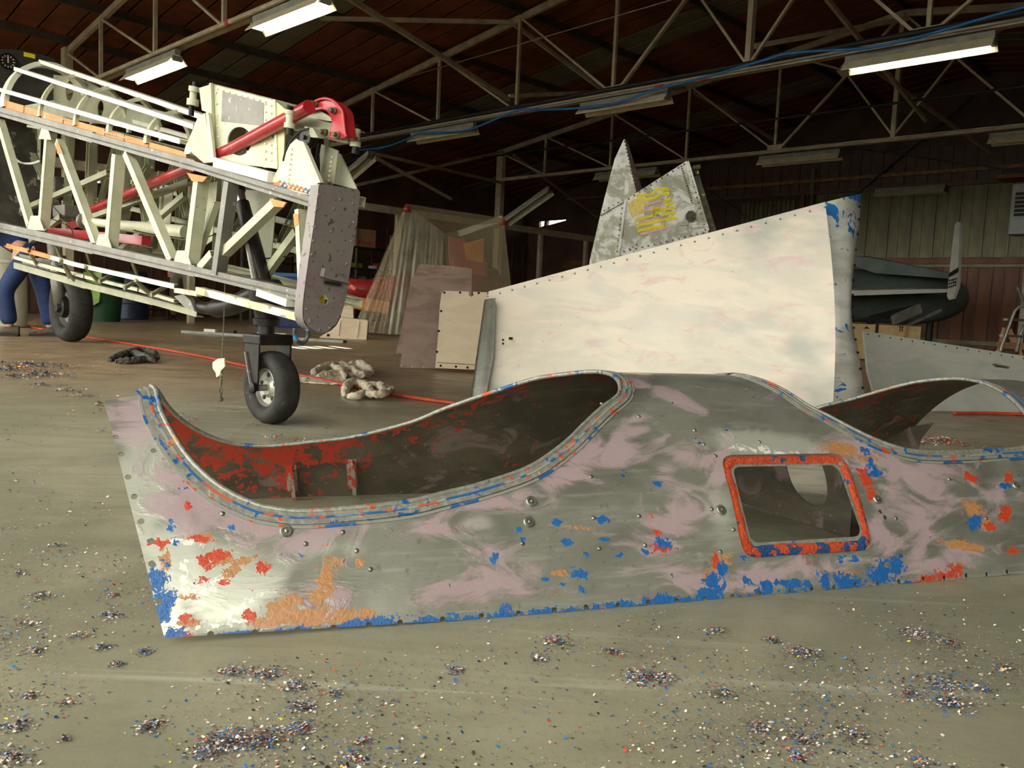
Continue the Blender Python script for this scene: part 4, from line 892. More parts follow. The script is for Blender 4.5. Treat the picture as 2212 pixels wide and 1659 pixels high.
# far side frame: the same bays on the far wall
def zl(t_): return 1.155 + (t_-1.08)*.2055
def zlow(t_): return .535 + t_*.104
TS = [0.02, .55, 1.0, 1.55, 2.1, 2.6, 3.1, 3.65]
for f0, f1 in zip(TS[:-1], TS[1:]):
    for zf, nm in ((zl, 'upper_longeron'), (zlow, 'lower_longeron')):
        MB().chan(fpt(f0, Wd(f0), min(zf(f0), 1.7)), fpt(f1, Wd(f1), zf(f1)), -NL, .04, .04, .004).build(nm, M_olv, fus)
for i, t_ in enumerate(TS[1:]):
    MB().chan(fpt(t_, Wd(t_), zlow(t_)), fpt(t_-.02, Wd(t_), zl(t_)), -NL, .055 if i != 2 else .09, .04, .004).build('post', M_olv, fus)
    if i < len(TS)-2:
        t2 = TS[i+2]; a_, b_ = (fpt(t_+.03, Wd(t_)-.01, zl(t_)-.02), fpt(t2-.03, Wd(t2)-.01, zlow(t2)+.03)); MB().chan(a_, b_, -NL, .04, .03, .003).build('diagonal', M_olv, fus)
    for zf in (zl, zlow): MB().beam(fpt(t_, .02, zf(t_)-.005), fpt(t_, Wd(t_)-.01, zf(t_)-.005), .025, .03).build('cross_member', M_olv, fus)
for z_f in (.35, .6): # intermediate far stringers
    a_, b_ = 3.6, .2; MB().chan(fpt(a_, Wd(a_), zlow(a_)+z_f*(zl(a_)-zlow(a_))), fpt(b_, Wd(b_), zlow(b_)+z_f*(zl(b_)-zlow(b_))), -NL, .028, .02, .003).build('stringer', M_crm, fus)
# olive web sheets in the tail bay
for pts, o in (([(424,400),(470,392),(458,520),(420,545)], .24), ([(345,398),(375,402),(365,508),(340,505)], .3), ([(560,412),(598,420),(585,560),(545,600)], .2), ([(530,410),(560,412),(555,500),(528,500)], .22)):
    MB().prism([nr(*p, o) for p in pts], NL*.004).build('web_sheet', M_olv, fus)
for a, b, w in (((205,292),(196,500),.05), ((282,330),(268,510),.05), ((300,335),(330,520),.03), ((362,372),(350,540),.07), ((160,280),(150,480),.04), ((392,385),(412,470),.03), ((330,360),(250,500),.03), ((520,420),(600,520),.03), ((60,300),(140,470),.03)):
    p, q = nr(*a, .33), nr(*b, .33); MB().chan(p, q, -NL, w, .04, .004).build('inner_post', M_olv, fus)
# turtledeck: formers and stringers
def hw(t_): return Wd(t_) if t_ < .9 else .42 + .18*(t_-1.05)/2.55
def hh(t_): return .17 + .18*(t_-1.05)/2.55
def hoop(t_, f): return fpt(t_, hw(t_)/2*(1-math.cos(f)), zl(t_) + .03 + hh(t_)*math.sin(f))
def former(t_, w, mat, d=.02, f0=0, f1=math.pi, nm='former'):
    rows = []
    for i in range(25):
        f = f0 + (f1-f0)*i/24; p = hoop(t_, f); c = fpt(t_, hw(t_)/2, zl(t_)+.03); r_ = (c-p).normalized()
        rows.append([p - DR*w/2, p + DR*w/2, p + DR*w/2 + r_*d, p - DR*w/2 + r_*d, p - DR*w/2])
    m = MB(); m.grid(rows); return m.build(nm, mat, fus, smooth='auto')
former(3.62, .09, M_crmw, .03)
for t_ in (2.95, 2.4, 1.95, 1.5): former(t_, .035, M_crm, .02)
former(1.06, .055, M_crmw, .012)
for f in (.33, .85, 1.40, 1.95, 2.45, 2.85):
    pts = [hoop(t_, f) + (hoop(t_, f)-fpt(t_, hw(t_)/2, zl(t_))).normalized()*.012 for t_ in (3.60, 2.95, 2.3, 1.7, 1.08)]
    for a, b in zip(pts[:-1], pts[1:]): MB().chan(a, b, (fpt(2, .25, 1.2)-fpt(2, .25, 2)), .052, .022, .004).build('stringer', M_crmw, fus)
# bulkhead with round windows behind the turtledeck
def circ(px, py, r, o, n=20): c = nr(px, py, o); k = m_px(r, c); return [c + (DR*math.cos(2*math.pi*i/n) + Z*math.sin(2*math.pi*i/n))*k for i in range(n)]
o_ = .52; MB().prism([nr(*p, o_) for p in [(30,228),(40,185),(90,158),(170,168),(250,205),(335,255),(335,285),(180,262)]], NL*.006, holes=[circ(150,196,21,o_), circ(72,190,18,o_), circ(217,234,16,o_)]).build('inner_side_sheet', M_olv, fus)
# cockpit end: dark bulkhead, instrument panel, dial and yellow placard
M_cock = pm('dark_cockpit_grey', '4a463c', '2f2c26', 7, .6, spots='7d7460', spot_s=12, spot_t=.62)
def cp_(px, py, t_=4.2): return onpl(px, py, fpt(t_, 0, 0), DR)
MB().prism([cp_(-120,100), cp_(40,108), cp_(75,114), cp_(112,124), cp_(130,140), cp_(134,165), cp_(120,215), cp_(-120,260)], DR*.02).build('instrument_panel', pm('black_instrument_panel', '2b2a24', '383630', 9, .5), fus)
c = cp_(16, 133); dl = MB().lathe(c - DR*.004, -DR, [(0, m_px(17, c)), (.02, m_px(17, c)), (.02, m_px(15, c)), (.008, m_px(15, c)), (.008, .001)], 28).build('dial', M_blkp, fus, smooth='auto')
mk = MB(); e1 = NL; r_ = m_px(13.5, c)
for i in range(12):
    a_ = 2*math.pi*i/12; dd = e1*math.cos(a_)+Z*math.sin(a_); mk.beam(c - DR*.014 + dd*r_*.72, c - DR*.014 + dd*r_, m_px(2.2, c), .001, side=e1*-math.sin(a_)+Z*math.cos(a_))
mk.build('dial_marks', M_white, dl); MB().beam(c - DR*.015 - Z*.01, c - DR*.015 + Z*m_px(10, c), m_px(2.5, c), .001, side=NL).build('dial_needle', M_white, dl)
c = cp_(63, 120); MB().box(c - DR*.006, NL*m_px(11, c), DR*.003, Z*m_px(4.5, c)).build('placard', M_yellow, fus)
MB().prism([cp_(-90,300,4.0), cp_(40,270,4.0), cp_(95,282,4.0), cp_(100,470,4.0), cp_(40,500,4.0), cp_(-90,520,4.0)], DR*.02).build('dark_bulkhead', M_cock, fus)
# lightened channel with round holes
o_ = .34; MB().prism([nr(*p, o_) for p in [(58,270),(88,275),(84,388),(54,385)]], NL*.006, holes=[circ(83,327,4.5,o_,12), circ(76,378,5,o_,12)]).build('lightened_post', M_crm, fus)
for (x0, y0, x1, y1, mt) in ((0,388,28,435,M_lgn), (30,440,60,470,M_lgn), (110,385,150,430,M_cock), (118,445,175,470,M_lgn)):
    p = nr((x0+x1)/2, (y0+y1)/2, .3); MB().box(p, DR*m_px((x1-x0)*.6, p), NL*.06, Z*m_px((y1-y0)/2, p)).build('equipment_box', mt, fus, bevel=.008)
MB().tube([nr(*p, .1) for p in smoothpath([(17,322),(30,340),(48,352),(70,353),(86,348)], 20)], .008, 6).build('white_wire', M_white, fus, smooth=True)
for l in ([(100,430),(140,470),(175,480)], [(105,470),(150,490),(160,520)], [(228,470),(300,500),(398,515)], [(430,520),(480,500),(560,470)], [(540,562),(600,556),(640,552)]): MB().tube([nr(*p, .14) for p in smoothpath(l, 10)], .003, 5).build('control_cable', M_blkp, fus)
# red torque tube through the frame, red trough and cream push tube
p0, p1 = nr(668, 231, -.03), nr(499, 322, .035); d_ = (p1-p0).normalized(); far_ = p1 + (nr(190, 458, .26)-p1)
MB().cyl(p0, p1, m_px(13, p1), 18).build('red_tube', M_redp, fus, smooth='auto'); MB().cyl(p1 - (far_-p1).normalized()*.02, far_, m_px(13, p1), 18).build('red_tube', M_redp, fus, smooth='auto')
MB().beam(nr(112, 500, .2), nr(316, 520, .2), .05, .05).build('red_trough', M_redp, fus); MB().beam(nr(150, 492, .22), nr(178, 480, .18), .05, .03).build('red_trough', M_redp, fus)
a_, b_ = nr(184, 478, .03), nr(400, 503, .28); MB().tube([a_, a_.lerp(b_, .2), a_.lerp(b_, .6), b_], [m_px(9, a_), m_px(9, a_), m_px(14, b_), m_px(16, b_)], 16).build('push_tube', M_crm, fus, smooth='auto')
dd = (b_-a_).normalized(); MB().lathe(a_ - dd*.02, dd, [(0, m_px(17, a_)), (.012, m_px(17, a_)), (.016, m_px(9, a_)), (.0, m_px(7, a_))], 24, closed=True).build('tube_flange', M_lgn, fus, smooth='auto')
# belly: keel strip, lowest longeron, lacing
KE = [(14,530),(160,571),(376,619)]
for a, b, mt in ((KE[0], (110,556), M_org), ((110,556), KE[1], M_crmw), (KE[1], KE[2], M_crmw)):
    p, q = nr(*a, .10), nr(*b, .10); MB().chan(p, q, NL, m_px(9, p), .02, .003).build('keel_strip', mt, fus)
LK = [(30,573),(183,616),(330,652),(425,678)]
for a, b in zip(LK[:-1], LK[1:]):
    p, q = nr(*a, .26), nr(*b, .26); MB().chan(p, q, NL, m_px(13, p), .04, .004).build('belly_longeron', M_olv, fus)
for a, b in zip([(30,556),(183,598),(300,627)], [(180,597),(297,626),(376,650)]):
    p, q = nr(*a, .2), nr(*b, .2); MB().chan(p, q, NL, m_px(7, p), .03, .003).build('belly_stringer', M_crm, fus)
for a, b in (((60,538),(82,575)), ((120,530),(150,600)), ((130,560),(160,606)), ((183,575),(214,610)), ((214,608),(245,592)), ((292,605),(328,640)), ((268,622),(295,607)), ((326,637),(360,618)), ((185,540),(197,578)), ((285,566),(300,604))):
    MB().beam(nr(*a, .08), nr(*b, .22), .02, .012).build('belly_lacing', M_olv, fus)
for pts in ([(40,548),(110,562),(105,590),(50,572)],): MB().prism([nr(*p, .3) for p in pts], NL*.004).build('belly_sheet', M_lgn, fus)
for px, py, r_ in ((82,545,13), (140,563,11)): c = nr(px, py, .25); MB().lathe(c, -NL, [(0, m_px(r_, c)), (.03, m_px(r_, c)), (.03, m_px(r_*.6, c)), (.01, m_px(r_*.5, c))], 20).build('belly_drum', pm('dark_red_drum', '6a2420', '4f1a18', 8, .4) if px == 82 else M_cock, fus, smooth='auto')
p, q = nr(423, 627, .02), nr(640, 684, .02); MB().chan(p, q, NL, m_px(15, p), .04, .004).build('lower_strip', pm('flaking_cream_paint', 'e6e2c6', 'd6b070', 7, .5, spots='8d8a80', spot_s=12, spot_t=.57), fus)
MB().beam(nr(565, 632, .01), nr(630, 655, .01), m_px(16, nr(600, 640)), .05, side=Z).build('lower_block', M_crmw, fus)
MB().prism([nr(376,622,.03), nr(425,630,.03), nr(424,640,.03), nr(376,632,.03)], NL*.03).build('rivet_plate', pm('primed_rivet_plate', 'c98a4c', 'd9c9a0', 20, .5, spots='efe9cc', spot_s=70, spot_t=.5), fus)
MB().prism([nr(376,640,.06), nr(396,635,.06), nr(412,650,.06), nr(420,672,.06), nr(400,665,.06)], NL*.05).build('tail_bracket', M_lgn, fus)
# ---- tail end fittings
def pris(pts, o, th, mat, name, holes=(), bevel=0): return MB().prism([nr(*p, o) for p in pts], NL*th, holes=holes).build(name, mat, fus, bevel=bevel)
hb = [nr(517 + 26*math.cos(a_), 305 + 31*math.sin(a_), .03) for a_ in np.linspace(0, 2*math.pi, 29)[:-1]]
box = pris([(456,180),(595,216),(600,365),(462,347)], .03, .006, M_crm, 'fin_box_plate', holes=[hb])
pris([(480,197),(570,222),(568,272),(478,262)], .0285, .0015, M_lgn, 'fin_box_doubler')
for pts, nm in (([(456,180),(462,347)], 'fin_box_flange'), ([(595,216),(600,365)], 'fin_box_flange')):
    a_, b_ = nr(*pts[0], .02), nr(*pts[1], .02); MB().prism([a_, b_, b_ + NL*.16, a_ + NL*.16], DR*-.004).build(nm, M_crm, fus); MB().beam(a_, b_, m_px(7, a_), .012, side=DR).build(nm, M_crm, fus)
pris([(592,216),(616,236),(612,352),(600,368)], .02, .005, pm('yellowed_cream', 'd9d48e', 'd3d0ac', 9, .45), 'fin_box_wing')
a_, b_ = nr(456, 180, .03), nr(595, 216, .03); MB().prism([a_, b_, b_ + NL*.16, a_ + NL*.16], Z*-.004).build('fin_box_top', M_crm, fus)
pris([(430,190),(456,182),(456,246),(436,238)], .04, .03, M_crm, 'hinge_arm')
for px, py0, py1, r_ in ((420,187,198,12), (418,198,214,8), (417,214,228,13)): MB().cyl(nr(px, py0, .05), nr(px-1, py1, .05), m_px(r_, nr(px, py0)), 18).build('hinge_knuckle', M_crm, fus, smooth='auto')
for px, py0, py1, r_ in ((422,177,188,6), (414,228,250,6)): MB().cyl(nr(px, py0, .05), nr(px-1, py1, .05), m_px(r_, nr(px, py0)), 12).build('hinge_bolt', M_blkp, fus, smooth='auto')
pris([(442,244),(462,350),(440,352),(401,318),(426,256)], .0, .006, M_crm, 'gusset_wing')
pris([(444,243),(450,243),(463,350),(458,350)], -.006, .012, M_crm, 'gusset_edge')
p, q = nr(472, 352, .0), nr(590, 384, .0); MB().beam(p, q, m_px(20, p), .05, side=Z).build('white_sill', M_crmw, fus)
pris([(640,300),(650,306),(686,396),(684,424),(640,416),(586,392),(608,350),(626,312)], .0, .008, pm('smoked_cream_plate', 'ddd9c2', 'cfc8ac', 6, .45), 'fin_post_plate')
pris([(600,392),(684,412),(684,424),(588,398)], -.002, .003, pm('orange_blue_residue', 'd9762f', 'd9762f', 8, .5, spots='2b6aa8', spot_s=16, spot_t=.55), 'residue_band')
pris([(648,304),(655,306),(692,394),(684,396)], -.012, .016, M_crm, 'fin_post_edge')
pris([(690,310),(730,325),(722,395),(692,392)], .10, .006, M_olv, 'fin_post_web')
pris([(728,330),(735,332),(770,409),(716,396)], .17, .006, M_crm, 'fin_post_plate')
for i in range(8): rvf.lathe(nr(631 - i*1.2, 322 + i*11, -.002), -NL, [(0, .005), (.004, .004), (.006, .001)], 6)
for i in range(9): rvf.lathe(nr(604 + i*9, 390 + i*2.6, -.004), -NL, [(0, .006), (.005, .005), (.008, .001)], 8); rvf.lathe(nr(608 + i*9, 399 + i*2.6, -.004), -NL, [(0, .006), (.005, .005), (.008, .001)], 8)
for i in range(8): rvf.lathe(nr(574, 225 + i*17, .028), -NL, [(0, .005), (.004, .004)], 6); rvf.lathe(nr(586, 228 + i*17, .028), -NL, [(0, .005), (.004, .004)], 6)
for i in range(6): rvf.lathe(nr(467+i*1.2, 200 + i*24, .028), -NL, [(0, .005), (.004, .004)], 6)
for i in range(9): rvf.lathe(nr(470+i*13, 193 + i*3.4, .028), -NL, [(0, .004), (.004, .003)], 6)
for i in range(6): rvf.lathe(nr(718-i*1.6, 340+i*10, .098), -NL, [(0, .005), (.004, .004)], 6)
for l0, l1, k_ in (((10,240),(670,436),34), ((10,490),(640,638),34)):
    for i in range(k_): f = i/(k_-1); rvf.lathe(nr(l0[0]+(l1[0]-l0[0])*f, l0[1]+(l1[1]-l0[1])*f - (4 if i % 2 else -4), -.002), -NL, [(0, .003), (.002, .002)], 6)
rvf.build('rivet_heads', M_crmw, fus, kind='stuff')
# hinge beam with knuckles, pulley and red horn
a_, b_ = nr(628, 262, .06), nr(766, 296, .1); MB().beam(a_, b_, m_px(34, a_), .06, side=Z).build('hinge_beam', M_olv, fus, bevel=.006)
pris([(640,245),(655,230),(690,238),(718,256),(716,262),(640,252)], .05, .05, M_crm, 'hinge_cap')
for px, py, o in ((626,250,-.085), (768,290,.1)):
    for dy0, dy1, r_ in ((-12,-3,11), (-3,16,8), (16,27,12)): MB().cyl(nr(px, py+dy0, o), nr(px-1, py+dy1, o), m_px(r_, nr(px, py, o)), 16).build('hinge_knuckle', M_crm, fus, smooth='auto')
    for dy0, dy1, r_ in ((-22,-12,8), (27,42,8)): MB().cyl(nr(px+1, py+dy0, o), nr(px-1, py+dy1, o), m_px(r_, nr(px, py, o)), 12).build('hinge_bolt', M_blkp, fus, smooth='auto')
c = nr(668, 299, .02); MB().lathe(c, -NL, [(-.02, m_px(20, c)), (-.004, m_px(20, c)), (0, m_px(16, c)), (.004, m_px(20, c)), (.02, m_px(20, c)), (.02, m_px(5, c)), (.03, m_px(4, c)), (.03, .001)], 28).build('cable_pulley', M_blkp, fus, smooth='auto')
MB().tube([nr(*p, .0) for p in smoothpath([(612,348),(618,325),(632,300),(650,283),(668,278)], 16)], .005, 6).build('control_cable', M_blkp, fus); MB().tube([nr(690, 310, .08), nr(680, 370, .08)], .008, 6).build('control_cable', M_blkp, fus)
MB().prism([nr(*p, .03) for p in [(672,276),(690,280),(702,300),(690,300),(676,296)]], -NL*.03).build('pulley_guard', M_olv, fus)
horn = [(642,246),(646,234),(672,222),(688,216),(702,213),(718,217),(730,227),(740,240),(743,262),(746,285),(749,297),(712,298),(713,280),(716,266),(712,250),(704,240),(692,236),(672,240)]
hs = [tuple(p) for p in smoothpath(horn, 64)]
MB().prism([nr(*p, .03) for p in hs], NL*.05).build('red_horn', M_redp, fus, bevel=.004)
MB().tube([nr(*p, .025) for p in smoothpath([(672,224),(688,216),(702,213),(718,217),(730,227),(740,240),(743,262),(746,285),(749,297)], 30)], .006, 8).build('horn_rim', M_redp, fus, smooth=True)
for px, py in ((684,225), (724,240), (731,292), (703,286)): c = nr(px, py, .03); MB().lathe(c + NL*.005, -NL, [(0, .013), (.012, .013), (.014, .009), (.03, .009), (.031, .004)], 10).build('horn_bolt', M_grime, fus, smooth='auto')
# ---- tail bulkhead plate facing the camera
TA = math.radians(8); TN = (-(DR*math.cos(TA) + Z*math.sin(TA))).normalized(); TP = nr(683, 470, -.01)
tp = lambda x, y, o=0.: onpl(x, y, TP, TN) + TN*o
ol = [(690,398),(735,403),(774,409),(778,416),(772,480),(760,560),(748,640),(740,672),(726,700),(704,718),(684,718),(666,706),(656,690),(655,660),(662,600),(672,530),(681,470)]
c = tp(700, 648); hc = [c + (NL*math.cos(2*math.pi*i/20) + Z*math.sin(2*math.pi*i/20))*m_px(11, c) for i in range(20)]
bh = MB().prism([tp(*p) for p in ol], -TN*.006, holes=[hc]).build('tail_bulkhead', M_end, fus)
fl_ = [(690,398),(681,470),(672,530),(662,600),(655,660),(656,690),(666,706),(684,718),(704,718),(726,700)]
rows = [[tp(*p, .001), tp(*p, .001) + DR*.055] for p in smoothpath(fl_, 50)]; m = MB(); m.grid(rows); m.grid([[q - NL*.003 - Z*.001 for q in r] for r in rows]); m.build('bulkhead_flange', M_end, fus, smooth=True)
MB().prism([tp(*p, .002) for p in [(694,578),(722,590),(745,605),(748,610),(700,600),(690,596)]], TN*.025).build('bulkhead_ledge', M_end, bh)
MB().prism([tp(*p, .002) for p in [(700,606),(735,612),(732,618),(698,612)]], TN*.008).build('bulkhead_slot', M_hole, bh)
MB().prism([tp(706,637,-.04), tp(714,645,-.04), tp(710,660,-.04), tp(700,662,-.04), tp(700,636,-.04)], -TN*.003).build('yellow_inner_plate', M_yellow, bh)
rv = MB()
for px, py in [(735,430),(762,440),(764,480),(758,520),(748,570),(742,630),(737,660),(730,685),(664,640),(662,668),(668,695),(690,712),(712,708),(688,420),(684,450),(680,490),(676,520),(672,550),(740,590),(668,690),(720,450),(715,500)]: rv.lathe(tp(px, py), TN, [(0, .006), (.004, .005), (.006, .001)], 8)
rv.build('bulkhead_rivets', M_end, bh, kind='stuff')
a_ = tp(660, 718, -.03); MB().tube([Vector(p) for p in smoothpath([tuple(tp(*p, -.03)) for p in [(646,712),(646,728),(652,740),(661,745),(669,740),(675,728),(674,714)]], 30)], .0075, 8).build('tow_ring', pm('chipped_blue_paint', '2a8ac8', '3b3a38', 25, .45, lo=.5, hi=.56), fus, smooth=True)
# ---- tailwheel
wc = fpt(.46, .09, .157)
tw = MB(); tw.lathe(wc, NL, [(-.055 + .11*i/2, .001) for i in range(0)] or [(-.030, .082), (-.046, .098), (-.055, .120), (-.050, .142), (-.030, .154), (-.004, .1575), (.0, .1565), (.004, .1575), (.030, .154), (.050, .142), (.055, .120), (.046, .098), (.030, .082)], 48, closed=True); twh = tw.build('tail_tyre', M_rub, fus, smooth=True)
hb_ = MB().lathe(wc, -NL, [(-.03, .083), (.03, .084), (.034, .078), (.018, .07), (.014, .045), (.026, .03), (.026, .012), (.012, .002)], 36).build('tail_hub', M_alu, fus, smooth='auto')
for i in range(5):
    a_ = 2*math.pi*i/5 + .3; q = wc + (DR*math.cos(a_)+Z*math.sin(a_))*.055 - NL*.016; MB().lathe(q, -NL, [(-.002, .010), (.003, .010), (.004, .004)], 12).build('hub_hole', M_blkp, hb_)
for sg in (-1, 1):
    o = NL*(sg*.072); a_, b_ = wc + DR*.02 + Z*.205 + o, wc + o - Z*.012
    MB().prism([a_ - DR*.045, a_ + DR*.075, wc + o + DR*.075 + Z*.09, wc + o + DR*.022 - Z*.02, wc + o - DR*.018 - Z*.01, a_ - DR*.045 - Z*.05], NL*(sg*.008)).build('fork_leg', M_blkp, fus, bevel=.002)
    MB().beam(wc + o + DR*.075 + Z*.15 + NL*sg*.01, wc + o + DR*.02 + Z*.0 + NL*sg*.012, .008, .012).build('fork_rib', M_lgn, fus)
MB().cyl(wc - NL*.10, wc + NL*.10, .014, 14).build('tail_axle', M_steel, fus, smooth='auto')
MB().lathe(wc - NL*.085, -NL, [(0, .024), (.012, .024), (.016, .012)], 14).build('axle_nut', M_blkp, fus, smooth='auto')
MB().box(wc + DR*.035 + Z*.205, DR*.07, NL*.082, Z*.022).build('fork_crown', M_blkp, fus, bevel=.008)
cz = wc + DR*.05
MB().lathe(Vector((cz.x, cz.y, .37)), Z, [(0, .035), (.05, .035), (.052, .055), (.08, .058), (.085, .05), (.10, .052), (.17, .075), (.22, .075), (.25, .05)], 24).build('tail_post_casting', M_blkp, fus, smooth='auto')
top = nr(512, 398, .12); bot = Vector((cz.x, cz.y, .55)); dd = (top-bot).normalized(); Ls_ = (top-bot).length
MB().tube([bot, bot.lerp(top, .55), bot.lerp(top, .56), bot.lerp(top, .82), bot.lerp(top, .825), bot.lerp(top, .93), bot.lerp(top, .935), top], [.036, .036, .032, .032, .022, .022, .03, .03], 20).build('oleo_strut', M_blkp, fus, smooth='auto')
MB().cyl(bot.lerp(top, .825), bot.lerp(top, .93), .0225, 20).build('oleo_piston', M_chrome, fus, smooth='auto')
s2 = bot - NL*.05; MB().tube([s2 + Z*.02, s2.lerp(top, .55)], .013, 8).build('side_strut', M_lgn, fus)
MB().tube([Vector(p) for p in smoothpath([tuple(bot + Z*.03), tuple(nr(500, 660, .1)), tuple(nr(440, 665, .1)), tuple(nr(412, 648, .1)), tuple(nr(408, 632, .1))], 24)], [.045]*10 + [.03]*15, 12).build('drag_arm', M_blkp, fus, smooth=True)
# hanging cable with paper and hook
ck = MB().tube([nr(487, 596, .06), nr(484, 690, .06), nr(478, 800, .06)], .0025, 5).build('hanging_cable', M_grime, fus)
MB().tube([nr(479, 800, .06), nr(477, 832, .06)], .006, 6).build('cable_splice', M_grime, fus); MB().lathe(nr(476, 862, .06), Z, [(-.012, .004), (-.008, .012), (.006, .012), (.012, .004), (.03, .003)], 10).build('cable_hook', M_grime, fus)
MB().tube([nr(477, 832, .06), nr(474, 845, .06), nr(477, 858, .06), nr(480, 845, .06), nr(477, 832, .06)], .003, 5).build('cable_link', M_grime, fus)
tg = [nr(x, y, .055) for x, y in [(459,783),(470,775),(484,774),(485,792),(478,800),(473,812),(467,815),(466,806),(459,795)]]; MB().prism(tg, NL*.004 + Z*.001).build('paper_scrap', pm('crumpled_paper', 'd9d3bd', 'c4bda6', 40, .7, bump=.5), fus)
# ---- main wheel further forward
wc = flo(153, 738); wc = Vector((wc.x, wc.y, .345)) + NL*.0
MB().lathe(wc, NL, [(-.05, .19), (-.09, .22), (-.11, .27), (-.095, .315), (-.05, .34), (0, .345), (.05, .34), (.095, .315), (.11, .27), (.09, .22), (.05, .19)], 48, closed=True).build('main_tyre', M_rub, fus, smooth=True)
MB().lathe(wc, -NL, [(-.05, .195), (.05, .195), (.06, .18), (.02, .16), (.01, .08), (.05, .06), (.05, .02)], 36).build('main_hub', pm('dull_wheel_disc', '6c6a60', '56544b', 8, .5, metal=.3), fus, smooth='auto')
MB().lathe(wc - NL*.05, -NL, [(0, .11), (.05, .10), (.06, .06), (.09, .05)], 24).build('brake_drum', M_blkp, fus, smooth='auto')
MB().tube([wc - NL*.10, wc - NL*.12 + Z*.2, wc - NL*.14 + DR*.05 + Z*.75], [.05, .06, .07], 14).build('main_leg', M_lgn, fus, smooth=True)
# ================================================================== BACKGROUND THINGS
# ---- aircraft under a plastic sheet
t = NT('milky_plastic_film'); n1 = t.noise(9, 4, .6, dist=1, cs=(1, 1, .4))
t.set(Base_Color=t.mix(t.ramp(n1, .35, .65), lin('d2cfb8'), lin('bcb89e')), Roughness=.22, Alpha=t.ramp(t.noise(3, 3, .5), .3, .7, .62, .86)); t.b.inputs['Transmission Weight'].default_value = .0
t.bump(n1, .15, .02); M_film = t.m
t = NT('clear_plastic_film'); n1 = t.noise(5, 4, .6, dist=1, cs=(1, 1, .4)); t.set(Base_Color=lin('b3a684'), Roughness=.12, Alpha=.36); t.bump(n1, .08, .02); M_film2 = t.m
TD = 13.0
T = lambda x, y, k=0.: atd(x, y, TD + k)
ac = thing('wrapped_aircraft', 'red and yellow light aircraft standing under a plastic dust sheet', 'aircraft', Vector((T(930, 700).x, TD + .6, 0)))
# fuselage nose and tail surfaces of the wrapped aircraft
M_acr = pm('red_aircraft_paint', '9c2a2a', '86211f', 5, .35); M_aco = pm('amber_aircraft_paint', 'c47a22', 'b0651a', 5, .4)
a_, b_ = T(700, 620, .2), T(1060, 640, 1.6); MB().tube([a_, a_.lerp(b_, .25), a_.lerp(b_, .6), b_], [.14, .17, .42, .5], 18).build('fuselage', M_acr, ac, smooth=True)
MB().beam(T(740, 650, .25), T(840, 665, .4), .20, .30).build('lower_fuselage', M_aco, ac, bevel=.03)
fb = [T(967, 510, .98), T(1000, 516, 1.04), T(1050, 560, 1.14), T(1062, 690, 1.18), T(975, 690, 1.0)]; MB().prism(fb, Vector((0, .10, 0))).build('rudder', M_acr, ac, bevel=.02)
MB().prism([T(1000, 527, .98), T(1046, 514, 1.06), T(1044, 568, 1.08), T(1008, 562, 1.0)], Vector((0, .03, 0))).build('rudder_flash', M_aco, ac)
MB().prism([T(935, 525, .9), T(958, 520, 1.0), T(955, 570, 1.0), T(930, 575, .9)], Vector((0, .05, 0))).build('wing_flash', M_aco, ac)
MB().beam(T(990, 505, .9), T(1085, 472, 1.1), .10, .06).build('tailplane', pm('pale_tail_paint', 'd8d2bc', 'c9c2aa', 6, .4), ac)
for px, py, k in ((879, 443, 0.), (1086, 473, 1.05)): c = T(px, py, k); MB().lathe(c - Z*.05, Z, [(-.05, .06), (.0, .06), (.045, .03), (.055, .005)], 12).build('wing_tip', M_acr, ac, smooth=True)
for px, k in ((900, .6), (1010, 1.4)): p = T(px, 640, k); MB().cyl(Vector((p.x, p.y, 0)), p, .05, 10).build('support_leg', M_blkp, ac)
# draped sheet as a set of fabric facets between pinned points
sh = thing('plastic_sheet', 'translucent plastic dust sheet draped in folds over the red aircraft', 'sheet', Vector((T(920, 715).x, TD, 0)))
def facet(rows_pts, fold, seed, name, nm=28, mat=None):
    fr_ = .38 if mat is None else .17
    """rows_pts: top polyline and bottom polyline; folds run from top to bottom"""
    A_, B_ = rows_pts; A_ = smoothpath([tuple(p) for p in A_], nm) if len(A_) > 2 else [np.array(A_[0])*(1-i/nm)+np.array(A_[1])*i/nm for i in range(nm+1)]; B_ = [np.array(B_[0])*(1-i/(len(A_)-1))+np.array(B_[1])*i/(len(A_)-1) for i in range(len(A_))] if len(B_) == 2 else [x for x in smoothpath([tuple(p) for p in B_], len(A_)-1)]
    k = min(len(A_), len(B_)); rows = []
    for i in range(k):
        r_ = []
        for j in range(15):
            g = j/14; p = Vector(A_[i])*(1-g) + Vector(B_[i])*g; p.y += fold*g**.7*mnoise.noise(Vector((i*fr_, seed, g*.8))); p.y += (.1 if mat is None else .03)*fold*mnoise.noise(Vector((i*1.7, seed+4, g*3))); r_.append(p)
        rows.append(r_)
    m = MB(); m.grid(rows); m.build(name, mat or M_film, sh, smooth=True, fix=False)
A0, B0, C0 = T(877, 440, 0), T(1088, 471, 1.0), T(961, 505, .75)
facet(([A0, A0 + Vector((.01, 0, 0))], [T(760, 715, .2), T(838, 722, -.1)]), .12, 1, 'left_fall', mat=M_film2)
facet(([A0, C0], [T(838, 722, -.1), T(955, 725, .6)]), .10, 5, 'front_fall', 40)
facet(([A0, B0], [C0, C0 + Vector((.02, .01, 0))]), .04, 9, 'top_fall', mat=M_film2)
facet(([C0, B0], [T(957, 722, .7), T(1115, 715, 1.0)]), .05, 12, 'right_fall', 30, mat=M_film2)
facet(([B0, B0 + Vector((.0, .6, 0))], [T(1115, 715, 1.0), T(1100, 700, 2.4)]), .05, 15, 'end_fall', mat=M_film2)
facet(([A0, B0], [T(790, 640, 2.6), T(1100, 640, 2.8)]), .1, 19, 'back_fall', 30, mat=M_film2)
